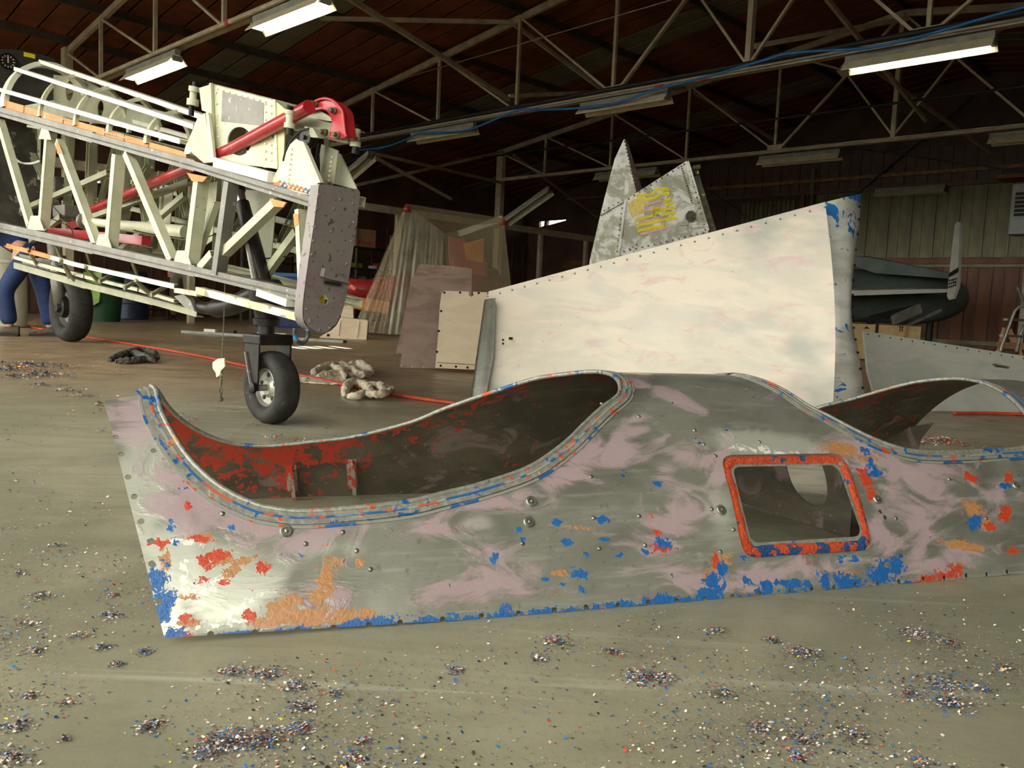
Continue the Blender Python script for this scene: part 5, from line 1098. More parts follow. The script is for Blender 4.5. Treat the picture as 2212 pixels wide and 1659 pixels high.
q = T(762, 621, .1); MB().box(q, Vector((.04, 0, -.03)), Vector((0, .01, 0)), Vector((.015, 0, .02))).build('orange_clip', pm('orange_plastic', 'f06a2a', 'e05a20', 10, .4), sh)
# ---- workshop shelves in the dark bay
SN_ = [8.6, 12.4]; su = -15.9
shf = thing('workshop_shelf', 'dark steel shelving in the workshop bay behind the tail plate', 'shelf', un(su, 10.4, 0))
for z_ in (.45, .85, 1.25, 1.72): MB().box(un(su, 10.4, z_), UD*.22, ND*1.9, Z*.018).build('shelf_board', M_black, shf)
for nn_ in (8.5, 9.75, 11.05, 12.3):
    for k in (-1, 1): MB().box(un(su + k*.2, nn_, 1.05), UD*.018, ND*.018, Z*1.05).build('upright', M_steel, shf)
def onshelf(px, z): # position along the shelf for a picture column
    p = onpl(px, 560, un(su+.2, 0, 0), UD); return p.dot(ND)
M_card = pm('brown_cardboard', 'b0825c', 'a17450', 8, .7)
n0, n1 = onshelf(768, 0), onshelf(811, 0); bx = thing('cardboard_box', 'cardboard box with red printed lettering on the upper shelf', 'box', un(su, (n0+n1)/2, 1.738))
zt = .40; w2 = (n1-n0)/2
MB().box(un(su+.02, (n0+n1)/2, 1.738+zt/2), UD*.17, ND*w2, Z*(zt/2)).build('carton', M_card, bx, bevel=.005)
M_print = pm('red_print', 'c4362c', None, rough=.6)
def text_mesh(s, size, origin, xdir, ydir, mat, name, parent, bold=0.):
    cu = bpy.data.curves.new('txt', 'FONT'); cu.body = s; cu.size = size; cu.extrude = .001; cu.offset = bold
    o = bpy.data.objects.new('txt', cu); COL.objects.link(o); dg = bpy.context.evaluated_depsgraph_get(); me = bpy.data.meshes.new_from_object(o.evaluated_get(dg)); bpy.data.objects.remove(o)
    off = parent_off(parent); zd = Vector(xdir).cross(Vector(ydir))
    for v in me.vertices: v.co = Vector(origin) + Vector(xdir)*v.co.x + Vector(ydir)*v.co.y + zd*v.co.z - off
    me.materials.clear(); me.materials.append(mat); ob = bpy.data.objects.new(name, me); COL.objects.link(ob); ob.parent = parent; return ob
fx = un(su+.195, 0, 0); tn0 = n0 + (n1-n0)*.24
text_mesh('Esselte', .115, un(su+.193, tn0, 1.80), ND, Z, M_print, 'lettering', bx, .003)
MB().lathe(un(su+.191, tn0-.055, 1.838), UD, [(0, .045), (.002, .045)], 16).build('logo_mark', M_print, bx); 
for px, z0, hgt, w_, mt, nm, lb, ct in ((772,1.268,.10,.16,pm('mustard_plastic','a89a3a','94862e',8,.5),'mustard_case','flat mustard yellow case on the middle shelf','case'), (812,1.268,.07,.05,M_white,'white_tub','tiny white tub on the middle shelf','tub'), (822,1.268,.13,.05,M_redp,'small_tin','small dark tin on the middle shelf next to a white tub','tin')):
    nn_ = onshelf(px, 0); r_ = thing(nm, lb, ct, un(su, nn_, z0)); MB().box(un(su+.08, nn_, z0+hgt*.42), UD*.09, ND*w_/1.0, Z*hgt*.42).build('body', mt, r_, bevel=.006); MB().box(un(su+.08, nn_, z0+hgt*.92), UD*.095, ND*w_*1.03, Z*hgt*.08).build('lid', mt, r_)
nn_ = onshelf(752, 0); r_ = thing('open_carton', 'small open brown carton on the lower shelf', 'box', un(su, nn_, .868)); MB().box(un(su+.08, nn_, .868+.08), UD*.1, ND*.19, Z*.08).build('carton', M_card, r_); MB().box(un(su+.183, nn_+.03, .95), UD*.002, ND*.12, Z*.012).build('hand_slot', M_hole, r_)
nn_ = onshelf(786, 0); r_ = thing('bench_grinder', 'bench machine with two wheels on the lower shelf', 'machine', un(su, nn_, .868))
MB().box(un(su+.08, nn_, .90), UD*.1, ND*.14, Z*.03).build('base', M_blue, r_); MB().cyl(un(su+.08, nn_-.12, 1.02), un(su+.08, nn_+.12, 1.02), .075, 16).build('motor', M_conduit, r_, smooth='auto')
for k in (-1, 1): MB().cyl(un(su+.08, nn_+k*.15, 1.02), un(su+.08, nn_+k*.20, 1.02), .10, 18).build('wheel_guard', M_black, r_, smooth='auto')
MB().lathe(un(su+.19, nn_, .90), UD, [(0, .05), (.01, .045)], 14).build('orange_badge', pm('orange_plastic2', 'e07030', None, rough=.4), r_)
for px, col, lb in ((578, '1d4fa0', 'bright blue tub on the bay floor left of the tail plate'), (620, '2a5fb4', 'bright blue tub on the bay floor nearest the tail plate')):
    p = flo(px, 699); r_ = thing('blue_tub', lb, 'tub', (p.x, p.y, 0)); MB().lathe(p, Z, [(0, .12), (.32, .16), (.33, .17), (.34, .16), (.05, .12)], 20).build('body', pm('blue_plastic_tub%d' % px, col, None, rough=.4), r_, smooth='auto'); MB().lathe(p + Z*.33, Z, [(0, .165), (.012, .175), (.02, .165)], 20).build('rim', pm('blue_rim%d' % px, col, None, rough=.35), r_)
# blue tarpaulin seen through the tail bay
p = flo(610, 706); r_ = thing('blue_crate', 'dark blue crate behind the tail frame', 'crate', (p.x, p.y, 0)); MB().box(p + Z*.45, Vector((.45, .1, 0)), Vector((-.05, .25, 0)), Z*.45).build('body', pm('navy_crate', '1c3c78', '17305f', 6, .5), r_, bevel=.02); MB().box(p + Z*.93, Vector((.47, .1, 0)), Vector((-.05, .27, 0)), Z*.03).build('lid', pm('blue_lid', '2a6aa8', None, rough=.5), r_)
# green bin and sack
p = flo(224, 694); r_ = thing('green_bin', 'dark green bin with a light green bag over its rim', 'bin', (p.x, p.y, 0)); MB().lathe(p, Z, [(0, .25), (.75, .32), (.78, .33)], 20).build('body', pm('dark_green_plastic', '1f4a2c', '183c24', 6, .5), r_, smooth='auto')
bagp = [p + Vector((-.14, -.36, .30)), p + Vector((-.02, -.37, .24)), p + Vector((.1, -.36, .32)), p + Vector((.14, -.34, .8)), p + Vector((-.16, -.34, .8))]; MB().prism(bagp, Vector((0, .05, 0))).build('bag', pm('light_green_bag', '86b43a', '6f9a2c', 10, .4, bump=.3), r_)
p = flo(285, 690); r_ = thing('dark_barrel', 'dark blue barrel in the shade behind the main wheel', 'barrel', (p.x, p.y, 0)); MB().lathe(p, Z, [(0, .26), (.02, .28), (.28, .28), (.29, .29), (.31, .28), (.8, .28), (.85, .25)], 22).build('body', pm('night_blue_drum', '22304a', '1a263c', 5, .5), r_, smooth='auto'); MB().lathe(p + Z*.85, Z, [(0, .25), (.02, .25), (.025, .05)], 22).build('lid', M_black, r_)
p = flo(290, 687); r_ = thing('work_bench', 'low dark work bench in the bay', 'bench', (p.x, p.y, 0))
MB().box(p + Z*.62, Vector((.55, -.18, 0)), Vector((.1, .3, 0)), Z*.03).build('bench_top', M_black, r_)
for i, j in ((-1, -1), (1, -1), (-1, 1), (1, 1)): MB().box(p + Vector((.55, -.18, 0))*(i*.92) + Vector((.1, .3, 0))*(j*.9) + Z*.3, Vector((.025, 0, 0)), Vector((0, .025, 0)), Z*.3).build('leg', M_black, r_)
MB().box(p + Z*.18, Vector((.5, -.165, 0)), Vector((.08, .25, 0)), Z*.012).build('lower_shelf', M_black, r_)
# white cabinet at the left edge
p = flo(2, 706); r_ = thing('white_drum', 'pale plastic drum at the left edge behind the person', 'drum', (p.x, p.y, 0)); MB().lathe(p, Z, [(0, .27), (.02, .29), (1.0, .29), (1.02, .27), (1.05, .2)], 24).build('body', pm('pale_plastic', 'c9c9b4', 'bdbda6', 4, .5), r_, smooth='auto'); MB().lathe(p + Z*.8, Z, [(0, .292), (.01, .30), (.03, .30), (.04, .292)], 24, closed=True).build('hoop', M_white, r_)
# ---- grey aircraft parked at the back on the right
D2 = 15.1; G = lambda x, y, k=0.: atd(x, y, D2 + k)
M_grn = pm('dull_grey_green_paint', '63706a', '56625c', 4, .4); M_wh = pm('off_white_paint', 'cfd0c4', 'c2c3b6', 5, .4)
ga = thing('grey_aircraft', 'dull grey green aircraft parked nose in by the gable wall', 'aircraft', Vector((G(1950, 700).x, D2, 0)))
a_, b_ = G(1750, 635, -.3), G(2094, 640, .2); ax = b_-a_
rows = []
for i in range(25):
    f = i/24; c = a_ + ax*f; r_ = .64*(1-.25*(1-f))*math.sqrt(max(0.0004, 1-max(0, (f-.55)/.45)**2.2))*(1-.12*f); rows.append([c + Vector((0, math.cos(x)*r_*.85, math.sin(x)*r_*.92)) + Z*(-.05*f) for x in np.linspace(0, 2*math.pi, 25)])
m = MB(); m.grid(rows); m.build('fuselage', M_grn, ga, smooth=True)
MB().prism([G(1780,552,-.7), G(1880,556,-.7), G(1960,572,-.7), G(2050,590,-.7), G(2050,602,-.7), G(1890,590,-.7)], Vector((0, .05, .02))).build('canopy_panel', pm('lighter_grey_panel', '7b8783', '6d7975', 4, .35), ga)
wing = MB(); wing.prism([G(1760,628,-1.5), G(2048,624,-1.5), G(2046,632,-1.5), G(1760,642,-1.5)], Vector((0, 1.0, .05))); wing.build('tailplane', M_wh, ga, bevel=.01)
MB().prism([G(2045,640,-1.55), G(2052,570,-1.55), G(2062,486,-1.55), G(2068,478,-1.55), G(2073,485,-1.55), G(2071,570,-1.55), G(2068,620,-1.55), G(2058,645,-1.55), G(2049,648,-1.55)], Vector((.06, .02, 0))).build('end_plate_fin', M_wh, ga, bevel=.008)
MB().prism([G(2051,590,-1.56), G(2071,578,-1.56), G(2070,588,-1.56), G(2050,599,-1.56)], Vector((-.012, -.01, 0))).build('fin_band', M_black, ga)
mk = MB()
for r_ in range(3):
    for k in range(4): mk.box(G(2052+k*4.5-r_, 606+r_*7-k*1.4, -1.575), Vector((.010, 0, 0)), Vector((0, .004, 0)), Z*.014)
mk.build('fin_marks', M_black, ga)
for px, k in ((1880, 0), (2010, .1)): p = G(px, 690, k); MB().cyl(Vector((p.x, p.y, 0)), p + Z*.15, .06, 12).build('support_leg', M_black, ga)
# crate, planks, ladder, trestle and cabinet on the right
M_ply = pm('pale_plywood', 'c2ac7e', 'b39b6c', 5, .6)
q = atd(1915, 740, 12.2); cr_ = thing('wooden_crate', 'pale wooden crate with black arrow stencils below the grey aircraft', 'crate', (q.x, q.y, 0)); Dc = 12.2; cpt = lambda x, y, k=0.: atd(x, y, Dc+k)
tl_, br_ = cpt(1866, 700), cpt(1955, 750); bot_ = 0
MB().abox(tl_.x, br_.x, Dc, Dc+.7, 0.02, tl_.z).build('body', M_ply, cr_, bevel=.004); MB().abox(br_.x+.004, br_.x+.22, Dc+.02, Dc+.7, .02, tl_.z).build('body', M_ply, cr_)
for x_ in (1893, 1957): p = cpt(x_, 720); MB().abox(p.x-.02, p.x+.02, Dc-.012, Dc-.001, .02, tl_.z+.01).build('strap', M_black if x_ == 1893 else M_card, cr_)
for x_ in (1944, 1949):
    p = cpt(x_, 712, -.003); MB().box(p, Vector((.006, 0, 0)), Vector((0, .002, 0)), Z*.03).prism([p + Vector((-.02, 0, .03)), p + Vector((.02, 0, .03)), p + Vector((0, 0, .055))], Vector((0, .002, 0))).build('arrow_stencil', M_black, cr_)
p = cpt(1872, 710, -.003); MB().prism([p + Vector((-.05, 0, .0)), p + Vector((.05, 0, 0)), p + Vector((0, 0, .035))], Vector((0, .002, 0))).build('umbrella_stencil', M_black, cr_)
for i, (a_, b_, w_, mt, lb) in enumerate((((1930,692),(1990,666),.14,M_steel,'grey metal channel propped on the crate'), ((1965,702),(2035,670),.03,M_conduit,'thin pale rod leaning over the crate'), ((1880,690),(1975,667),.10,M_black,'dark board propped on the crate'))):
    r_ = thing(('metal_channel', 'thin_rod', 'dark_board')[i], lb, ('channel', 'rod', 'board')[i], cpt(*a_, .3)); MB().chan(cpt(*a_, .2+.15*i), cpt(*b_, .2+.15*i), Vector((0, 1, .3)), w_, .04, .01).build('section', mt, r_); MB().beam(cpt(a_[0]-3, a_[1]+1, .2+.15*i), cpt(*a_, .2+.15*i), w_*.9, .05).build('end_cap', mt, r_)
q = flo(2170, 800); ld = thing('step_ladder', 'pale metal step ladder at the right edge', 'ladder', (q.x, q.y, 0)); Dl = q.y; L = lambda x, y, k=0.: atd(x, y, Dl+k)
gz = lambda p: Vector((p.x, p.y, 0))
MB().tube([gz(L(2150, 800)), L(2165, 745), L(2192, 672), L(2200, 664), L(2212, 662), L(2240, 668)], .022, 8).build('rail', M_conduit, ld, smooth=True); MB().tube([gz(L(2188, 800, .2)), L(2205, 720, .2), L(2220, 690, .2)], .022, 8).build('rail', M_conduit, ld, smooth=True)
MB().tube([gz(L(2290, 800, 1.)), L(2212, 655, .5), L(2198, 620, .45)], .022, 8).build('rear_leg', M_conduit, ld)
for y_ in (690, 725, 760): MB().beam(L(2172-(y_-690)*.25, y_), L(2215-(y_-690)*.25, y_+2, .2), .03, .06).build('step', M_conduit, ld)
tr_ = thing('wooden_trestle', 'wooden trestle standing behind the step ladder', 'trestle', gz(L(2175, 770, .8)))
MB().beam(gz(L(2150, 800, .9)), L(2172, 710, 1.0), .10, .05).build('leg', M_card, tr_); MB().beam(gz(L(2215, 800, .9)), L(2178, 712, 1.0), .08, .05).build('leg', M_card, tr_); MB().beam(L(2155, 745, .9), L(2212, 748, .9), .09, .04).build('rail', M_card, tr_)
p = un(-4.75, NB-.5, 0); eb = thing('wall_cabinet', 'grey louvred electrical cabinet on a post at the right edge', 'cabinet', onn(2200, 510, 17.6)); K = lambda x, y: onn(x, y, 17.4)
a_ = K(2182, 398); b_ = K(2182, 506); w_ = .9; MB().box((a_+b_)/2 + UD*w_/2 + ND*.25, UD*w_/2, ND*.25, Z*((a_.z-b_.z)/2)).build('cabinet_body', pm('light_grey_enamel', 'a9b0aa', '9aa29c', 6, .45), eb, bevel=.01)
for i in range(6): MB().box((a_+b_)/2 + UD*.47 + Z*(.27-.075*i) - ND*.012, UD*.40, ND*.01, Z*.026).build('louvre', M_black if i % 1 == 0 else M_white, eb)
MB().box(Vector((a_.x, a_.y, 0)) + UD*.35 + ND*.3 + Z*(b_.z/2), UD*.05, ND*.05, Z*b_.z/2).build('post', M_steel, eb)
ps = thing('wood_shelf', 'reddish wooden board above the grey cabinet', 'board', K(2165, 382)); MB().box(K(2165, 381) + UD*.6 + ND*.3, UD*.7, ND*.3, Z*.035).build('board', pm('reddish_wood', '9a6038', '84502e', 5, .6), ps); MB().box(K(2165, 381) + UD*.6 + ND*.55 - Z*.12, UD*.03, ND*.05, Z*.09).build('bracket', M_black, ps)
q = flo(2098, 792); pk = thing('leaning_plank', 'dark plank leaning on the rust wall beside the ladder', 'plank', (q.x, q.y, 0)); MB().beam(un(-4.6, NB-.5, 0.0), un(-4.15, NB-.16, 1.25), .05, .14).build('board', M_rust, pk); MB().beam(un(-4.6, NB-.53, 0.01), un(-4.57, NB-.50, .10), .052, .145).build('shod_end', M_black, pk)
# ================================================================== PEOPLE
M_flesh = pm('skin_tone', 'c49a82', 'b78b74', 12, .5); M_navy = pm('navy_work_cloth', '17305f', '11244a', 7, .75, bump=.3); M_grey = pm('grey_work_cloth', '8a8674', '7c7866', 7, .75, bump=.3); M_shoe = pm('brown_work_boot', '4a3d2c', '392f22', 14, .6, bump=.2); M_hair = pm('dark_hair', '2a1f18', '1c1510', 30, .6, bump=.5); M_shirt = pm('dark_shirt', '3a3a42', '2e2e36', 8, .75, bump=.2); M_sock = pm('grey_sock', '55524a', None, rough=.8)
def skinmesh(name, joints, edges, radii, mat, parent, sub=2, root=0):
    me = bpy.data.meshes.new(name); off = parent_off(parent); me.from_pydata([tuple(Vector(j)-off) for j in joints], edges, []); o = bpy.data.objects.new(name, me); COL.objects.link(o)
    md = o.modifiers.new('s', 'SKIN'); sv = me.skin_vertices[0].data
    for i, r_ in enumerate(radii): sv[i].radius = (r_, r_) if not isinstance(r_, tuple) else r_; sv[i].use_root = (i == root)
    ms = o.modifiers.new('u', 'SUBSURF'); ms.levels = sub; ms.render_levels = sub; bake(o); o.data.materials.clear(); o.data.materials.append(mat); o.parent = parent
    o.data.polygons.foreach_set('use_smooth', [True]*len(o.data.polygons)); return o
def person(base, fwd, h, lean, trousers, top, label, step=.16, stance=.13, armf=.5):
    fwd = Vector(fwd).normalized(); lat = Vector((-fwd.y, fwd.x, 0)); r = thing('person', label, 'person', base); k = h/1.75; B = Vector(base)
    P_ = lambda f, l, z: B + fwd*f*k + lat*l*k + Z*z*k
    la, ra = P_(step/2, stance, .08), P_(-step/2, -stance, .08); lk, rk = P_(step/2+.05, stance, .48), P_(-step/2+.06, -stance*.95, .48); pel = P_(-.02, 0, .93)
    sl, cl = math.sin(lean), math.cos(lean); spine = lambda d_, f=0: pel + (fwd*sl + Z*cl)*d_*k + (fwd*cl - Z*sl)*f*k
    che, nk, hd = spine(.40), spine(.56, .01), spine(.70, .03)
    lsh, rsh = spine(.48) + lat*.19*k, spine(.48) - lat*.19*k; ad = (fwd*math.sin(lean+armf) - Z*math.cos(lean+armf)); ad2 = (fwd*math.sin(lean+armf+.5) - Z*math.cos(lean+armf+.5))
    lel, rel_ = lsh + ad*.29*k + lat*.03, rsh + ad*.29*k - lat*.03; lwr, rwr = lel + ad2*.25*k - lat*.02, rel_ + ad2*.25*k + lat*.02
    J = [pel, spine(.2), che, nk, hd, lsh, lel, lwr, rsh, rel_, rwr, P_(0, .1, .88), lk, la, P_(0, -.1, .88), rk, ra, spine(.80, .02)]
    E_ = [(0,1),(1,2),(2,3),(3,4),(4,17),(2,5),(5,6),(6,7),(2,8),(8,9),(9,10),(0,11),(11,12),(12,13),(0,14),(14,15),(15,16)]
    R_ = [x*k for x in [.13,.12,.14,.055,.085,.06,.043,.03,.06,.043,.03,.09,.058,.042,.09,.058,.042,.07]]
    # hands: palm and five bent fingers each
    for w_, el in ((lwr, lel), (rwr, rel_)):
        hd_ = (w_-el).normalized(); wi = J.index(w_) if w_ in J else (7 if w_ is lwr else 10); pa = len(J); J.append(w_ + hd_*.06*k); E_.append((wi, pa)); R_.append(.033*k); sd = hd_.cross(Z).normalized()
        for fi, (off_, ln) in enumerate(((-.03, .075), (-.01, .085), (.01, .08), (.03, .065))):
            a_ = len(J); J.append(w_ + hd_*.11*k + sd*off_*k); J.append(w_ + hd_*(.11+ln*.55)*k + sd*off_*k - Z*.015*k); J.append(w_ + hd_*(.11+ln*.8)*k + sd*off_*k - Z*.04*k); E_ += [(pa, a_), (a_, a_+1), (a_+1, a_+2)]; R_ += [.010*k, .009*k, .008*k]
        a_ = len(J); J.append(w_ + hd_*.06*k - sd*.05*k); J.append(w_ + hd_*.10*k - sd*.065*k); E_ += [(pa, a_), (a_, a_+1)]; R_ += [.011*k, .009*k]
    skinmesh('body', J, E_, R_, M_flesh, r)
    # clothing
    tj = [pel, P_(0, .1, .86), lk, P_(step/2, stance, .11), P_(0, -.1, .86), rk, P_(-step/2, -stance, .11), spine(.1)]
    skinmesh('trousers', tj, [(0,1),(1,2),(2,3),(0,4),(4,5),(5,6),(0,7)], [x*k for x in (.15,.115,.09,.085,.115,.09,.085,.14)], trousers, r)
    skinmesh('jacket', [spine(.04), spine(.22), che, lsh, lel, lwr, rsh, rel_, rwr, spine(.53)], [(0,1),(1,2),(2,3),(3,4),(4,5),(2,6),(6,7),(7,8),(2,9)], [x*k for x in (.15,.14,.16,.08,.062,.05,.08,.062,.05,.075)], top, r)
    for a_ in (la, ra):
        z0 = B.z; g = Vector((a_.x, a_.y, z0)); bt = MB(); rows = []
        for i in range(13):
            f = i/12; x_ = -.09 + .30*f; w_ = .048*math.sin(math.pi*(.12+.80*f))**.5; hh_ = (.115 if f < .38 else .115 - .07*min(1, (f-.38)/.3)); hh_ *= (1 if f < .9 else .75)
            rows.append([g + fwd*x_*k + lat*(w_*math.cos(q_)*k) + Z*(max(0.002, hh_*(.5+.5*math.sin(q_)))*k) for q_ in np.linspace(-math.pi*.5, math.pi*1.5, 17)])
        bt.grid(rows); bt.f += [tuple(range(16)), tuple(len(bt.v)-17+i for i in range(16))[::-1]]; bt.mi += [0, 0]; sho = bt.build('boot', M_shoe, r, smooth='auto')
        MB().box(g + fwd*.06*k + Z*.010, fwd*.15*k, lat*.047*k, Z*.010).build('sole', M_rub, sho, bevel=.006)
    # face and hair
    up = (fwd*sl + Z*cl); fc = (fwd*cl - Z*sl); hc = spine(.755, .02)
    m = MB(); rows = []
    for i in range(13):
        th = math.pi*i/12; rows.append([hc + up*math.cos(th)*.118*k + (fc*math.cos(p_)*(.097 if math.cos(p_) < 0 else .092) + lat*math.sin(p_)*.076)*math.sin(th)*k*(1 if th < 1.9 else 1-.25*(th-1.9)) for p_ in np.linspace(0, 2*math.pi, 21)])
    m.grid(rows); hd_o = m.build('head', M_flesh, r, smooth=True)
    MB().prism([hc + fc*.085*k + up*.02*k - lat*.008*k, hc + fc*.085*k + up*.02*k + lat*.008*k, hc + fc*.112*k - up*.025*k + lat*.012*k, hc + fc*.112*k - up*.025*k - lat*.012*k], -up*.012*k - fc*.01*k).build('nose', M_flesh, hd_o, bevel=.003)
    for s_ in (-1, 1):
        MB().lathe(hc + fc*.078*k + lat*(s_*.032*k) + up*.012*k, fc, [(0, .012), (.006, .010), (.010, .004)], 10).build('eye', M_white, hd_o, smooth=True); MB().lathe(hc + fc*.087*k + lat*(s_*.032*k) + up*.012*k, fc, [(0, .005), (.002, .004)], 8).build('pupil', M_black, hd_o)
        MB().beam(hc + fc*.088*k + lat*(s_*.016*k) + up*.030*k, hc + fc*.078*k + lat*(s_*.05*k) + up*.032*k, .008*k, .008*k).build('eyebrow', M_hair, hd_o)
        MB().lathe(hc + lat*(s_*.076*k) - up*.005*k, lat*s_, [(-.01, .012), (.0, .028), (.008, .026), (.010, .010)], 10).build('ear', M_flesh, hd_o, smooth=True)
    MB().beam(hc + fc*.083*k - lat*.025*k - up*.055*k, hc + fc*.083*k + lat*.025*k - up*.055*k, .010*k, .010*k).build('mouth', pm('lip_tone', '9a5f55', None, rough=.5), hd_o)
    m = MB(); rows = []
    for i in range(10):
        th = math.pi*.62*i/9; rows.append([hc + up*(math.cos(th)*.128+.004)*k + (fc*math.cos(p_)*(.104 if math.cos(p_) < 0 else .100 if th < .75 else .07) + lat*math.sin(p_)*.085)*math.sin(th)*k for p_ in np.linspace(0, 2*math.pi, 21)])
    m.grid(rows); m.build('hair', M_hair, r, smooth=True)
    return r
pb = flo(66, 726); person((pb.x, pb.y, 0), (-.95, -.25, 0), 1.72, 1.05, M_navy, M_navy, 'person in navy work trousers and brown boots bending behind the fuselage', step=.34, stance=.11, armf=.3)
pb2 = flo(392, 692); person((pb2.x, pb2.y, 0), (.35, -.93, 0), 1.82, .02, M_grey, M_shirt, 'person in grey trousers and dark top standing far behind the fuselage frame', step=.2, stance=.14, armf=.2)
# white piping on the bending person's trousers is left to the cloth
# ================================================================== FLOOR LITTER
def rag(name, label, rolls, mat, seed, flat=None, cat='rag'):
    """bunched cloth: overlapping wrinkled rolls fused into one surface"""
    m = MB(); allp = [flo(*p) for r_, w in rolls for p in r_]; c = sum(allp, Vector())/len(allp)
    for k, (pts, w) in enumerate(rolls):
        P_ = [flo(*p) for p in pts]; q = [Vector(p) for p in smoothpath([tuple(p) for p in P_], 16)]; R_ = []
        for i, p in enumerate(q): f = i/(len(q)-1); R_.append(m_px(w, p)*(.45 + .75*math.sin(math.pi*(.12+.76*f))**.8 + .25*mnoise.noise(Vector((i*.5, k*3., seed)))))
        m.tube([p + Z*(R_[i]*.75 + .006*k) for i, p in enumerate(q)], R_, 14)
    if flat: m.prism([flo(*p) + Z*.012 for p in flat], (0, 0, -.010))
    o = m.build(name, mat, None, smooth=True)
    md = o.modifiers.new('r', 'REMESH'); md.mode = 'VOXEL'; md.voxel_size = .006; bake(o)
    nr_ = [v.normal.copy() for v in o.data.vertices]
    for v, n_ in zip(o.data.vertices, nr_):
        x = v.co; d_ = .010*abs(mnoise.noise(Vector((x.x*16, x.y*30, x.z*20+seed)))) + .006*mnoise.noise(x*45)
        v.co = x - n_*d_*1.4
        if v.co.z < .002: v.co.z = .002
    o.data.polygons.foreach_set('use_smooth', [True]*len(o.data.polygons)); return tag(o, label, cat)
M_rag = pm('off_white_cloth', 'cfc4ae', 'bfb29a', 9, .85, bump=.3); M_rag2 = pm('grey_cloth', '5a5852', '47453f', 9, .85, bump=.3)
rag('floor_rag', 'long flat off white rag with a bunched end by the orange hose', [([(676,811),(698,803),(735,798),(756,804)],9), ([(686,819),(728,816),(772,819)],8), ([(752,801),(770,798),(790,805),(803,812)],9), ([(738,813),(760,809),(776,821),(802,817)],8), ([(716,801),(735,812),(746,824)],7)], M_rag, 3, flat=[(632,826),(650,814),(700,812),(765,820),(750,833),(690,831)])
rag('floor_rag', 'crumpled off white rag lying nearest the fairing', [([(744,858),(749,842),(768,833),(790,834)],9), ([(748,863),(775,864),(792,852)],8), ([(774,836),(795,850),(800,865)],9), ([(798,842),(825,850),(852,853)],8), ([(793,864),(820,868),(842,858)],8), ([(818,846),(828,862)],8)], M_rag, 8)
rag('floor_rag', 'crumpled dark grey rag in the shade left of the tailwheel', [([(235,782),(265,773),(300,765),(338,768)],8), ([(248,787),(290,786),(342,779)],7), ([(286,768),(310,780),(332,786)],7)], M_rag2, 14)
hose = [tuple(flo(x, y, .012)) for x, y in [(60,705),(180,727),(300,746),(400,763),(460,775),(515,787),(560,797),(620,805),(680,817),(760,834),(850,852),(900,860),(960,868),(1010,876),(1100,890)]]
tag(MB().tube([Vector(p) for p in smoothpath(hose, 80)], .011, 8).build('floor_hose', pm('orange_red_hose', 'c2492a', 'b03f22', 12, .5), None, smooth=True), 'thin orange red hose snaking across the floor past the tailwheel', 'hose')
h2 = [tuple(flo(x, y, .012)) for x, y in [(2060,893),(2110,892),(2160,893),(2212,895),(2300,899)]]
tag(MB().tube([Vector(p) for p in smoothpath(h2, 20)], .010, 8).build('floor_hose', pm('orange_red_hose_b', 'd0522e', 'c0461f', 12, .5), None, smooth=True), 'short run of orange hose on the floor before the grey panel', 'hose')
# ---- paint chips: thousands of curled flakes
PAL = [lin(c) for c in ('2468a8', 'd9d3c0', 'c9b3a6', 'a83a2c', '2a2622', '1f4f86', 'e0dccb', '6b5c55', 'd2c430', 'c9603c', 'b79c90', '3f5f78', '8d8074', '7a6a66')]
PWT = np.array([.10, .09, .11, .03, .14, .08, .035, .16, .012, .015, .09, .07, .12, .12]); PWT /= PWT.sum()
pos, siz, lift, pal = [], [], [], []; CURP = [None]
foot = [FA + fe*s + fq*w for s, w in ((-.12, -.0), (2.3, -.0), (2.3, .97), (-.12, .97))]
def inside(p):
    r_ = p - FA; s, w = r_.dot(fe), r_.dot(fq); return -.02 < s < 2.31 and -.006 < w < .985
def put(p, s, l=0.):
    if not inside(p): pos.append(p); siz.append(s); lift.append(l); pal.append(CURP[0])
def field(n, box, smin, smax, thr=-.05, nf=3.):
    k = 0
    while k < n:
        px, py = random.uniform(box[0], box[2]), random.uniform(box[1], box[3]); p = flo(px, py)
        if mnoise.noise(Vector((p.x*nf, p.y*nf*1.4, 2.))) + random.uniform(-.35, .35) > thr: put(p, (smin + (smax-smin)*random.random()**3.)*.95)
        k += 1
def clump(px, py, rx, n, smax=.0042, hgt=.006, ry=None):
    c = flo(px, py); r_ = m_px(rx, c); ry_ = r_*(.9 if ry is None else ry)
    a0 = random.uniform(0, .6)
    for _ in range(n):
        a_, q_ = random.uniform(0, 6.283), abs(random.gauss(0, .55)); x_, y_ = r_*q_*math.cos(a_), ry_*q_*math.sin(a_); put(c + Vector((x_*math.cos(a0)-y_*math.sin(a0), x_*math.sin(a0)+y_*math.cos(a0), 0)), random.uniform(.0009, smax*.75), hgt*max(0, 1-q_)*random.random())
field(16000, (-20, 1400, 2230, 1680), .0006, .0036, .02); field(3600, (0, 1130, 350, 1420), .0008, .004, .0); field(1500, (-20, 880, 240, 1200), .001, .005, .15); field(8000, (1350, 1300, 2230, 1680), .0006, .0032, .08)
field(1800, (350, 1300, 1500, 1440), .0006, .0035, .05); field(700, (1500, 1230, 2230, 1330), .0006, .003, .05); field(900, (0, 760, 460, 960), .002, .009, .1); field(260, (480, 880, 900, 965), .0015, .005, .0); field(400, (1050, 860, 2200, 960), .0015, .006, .1)
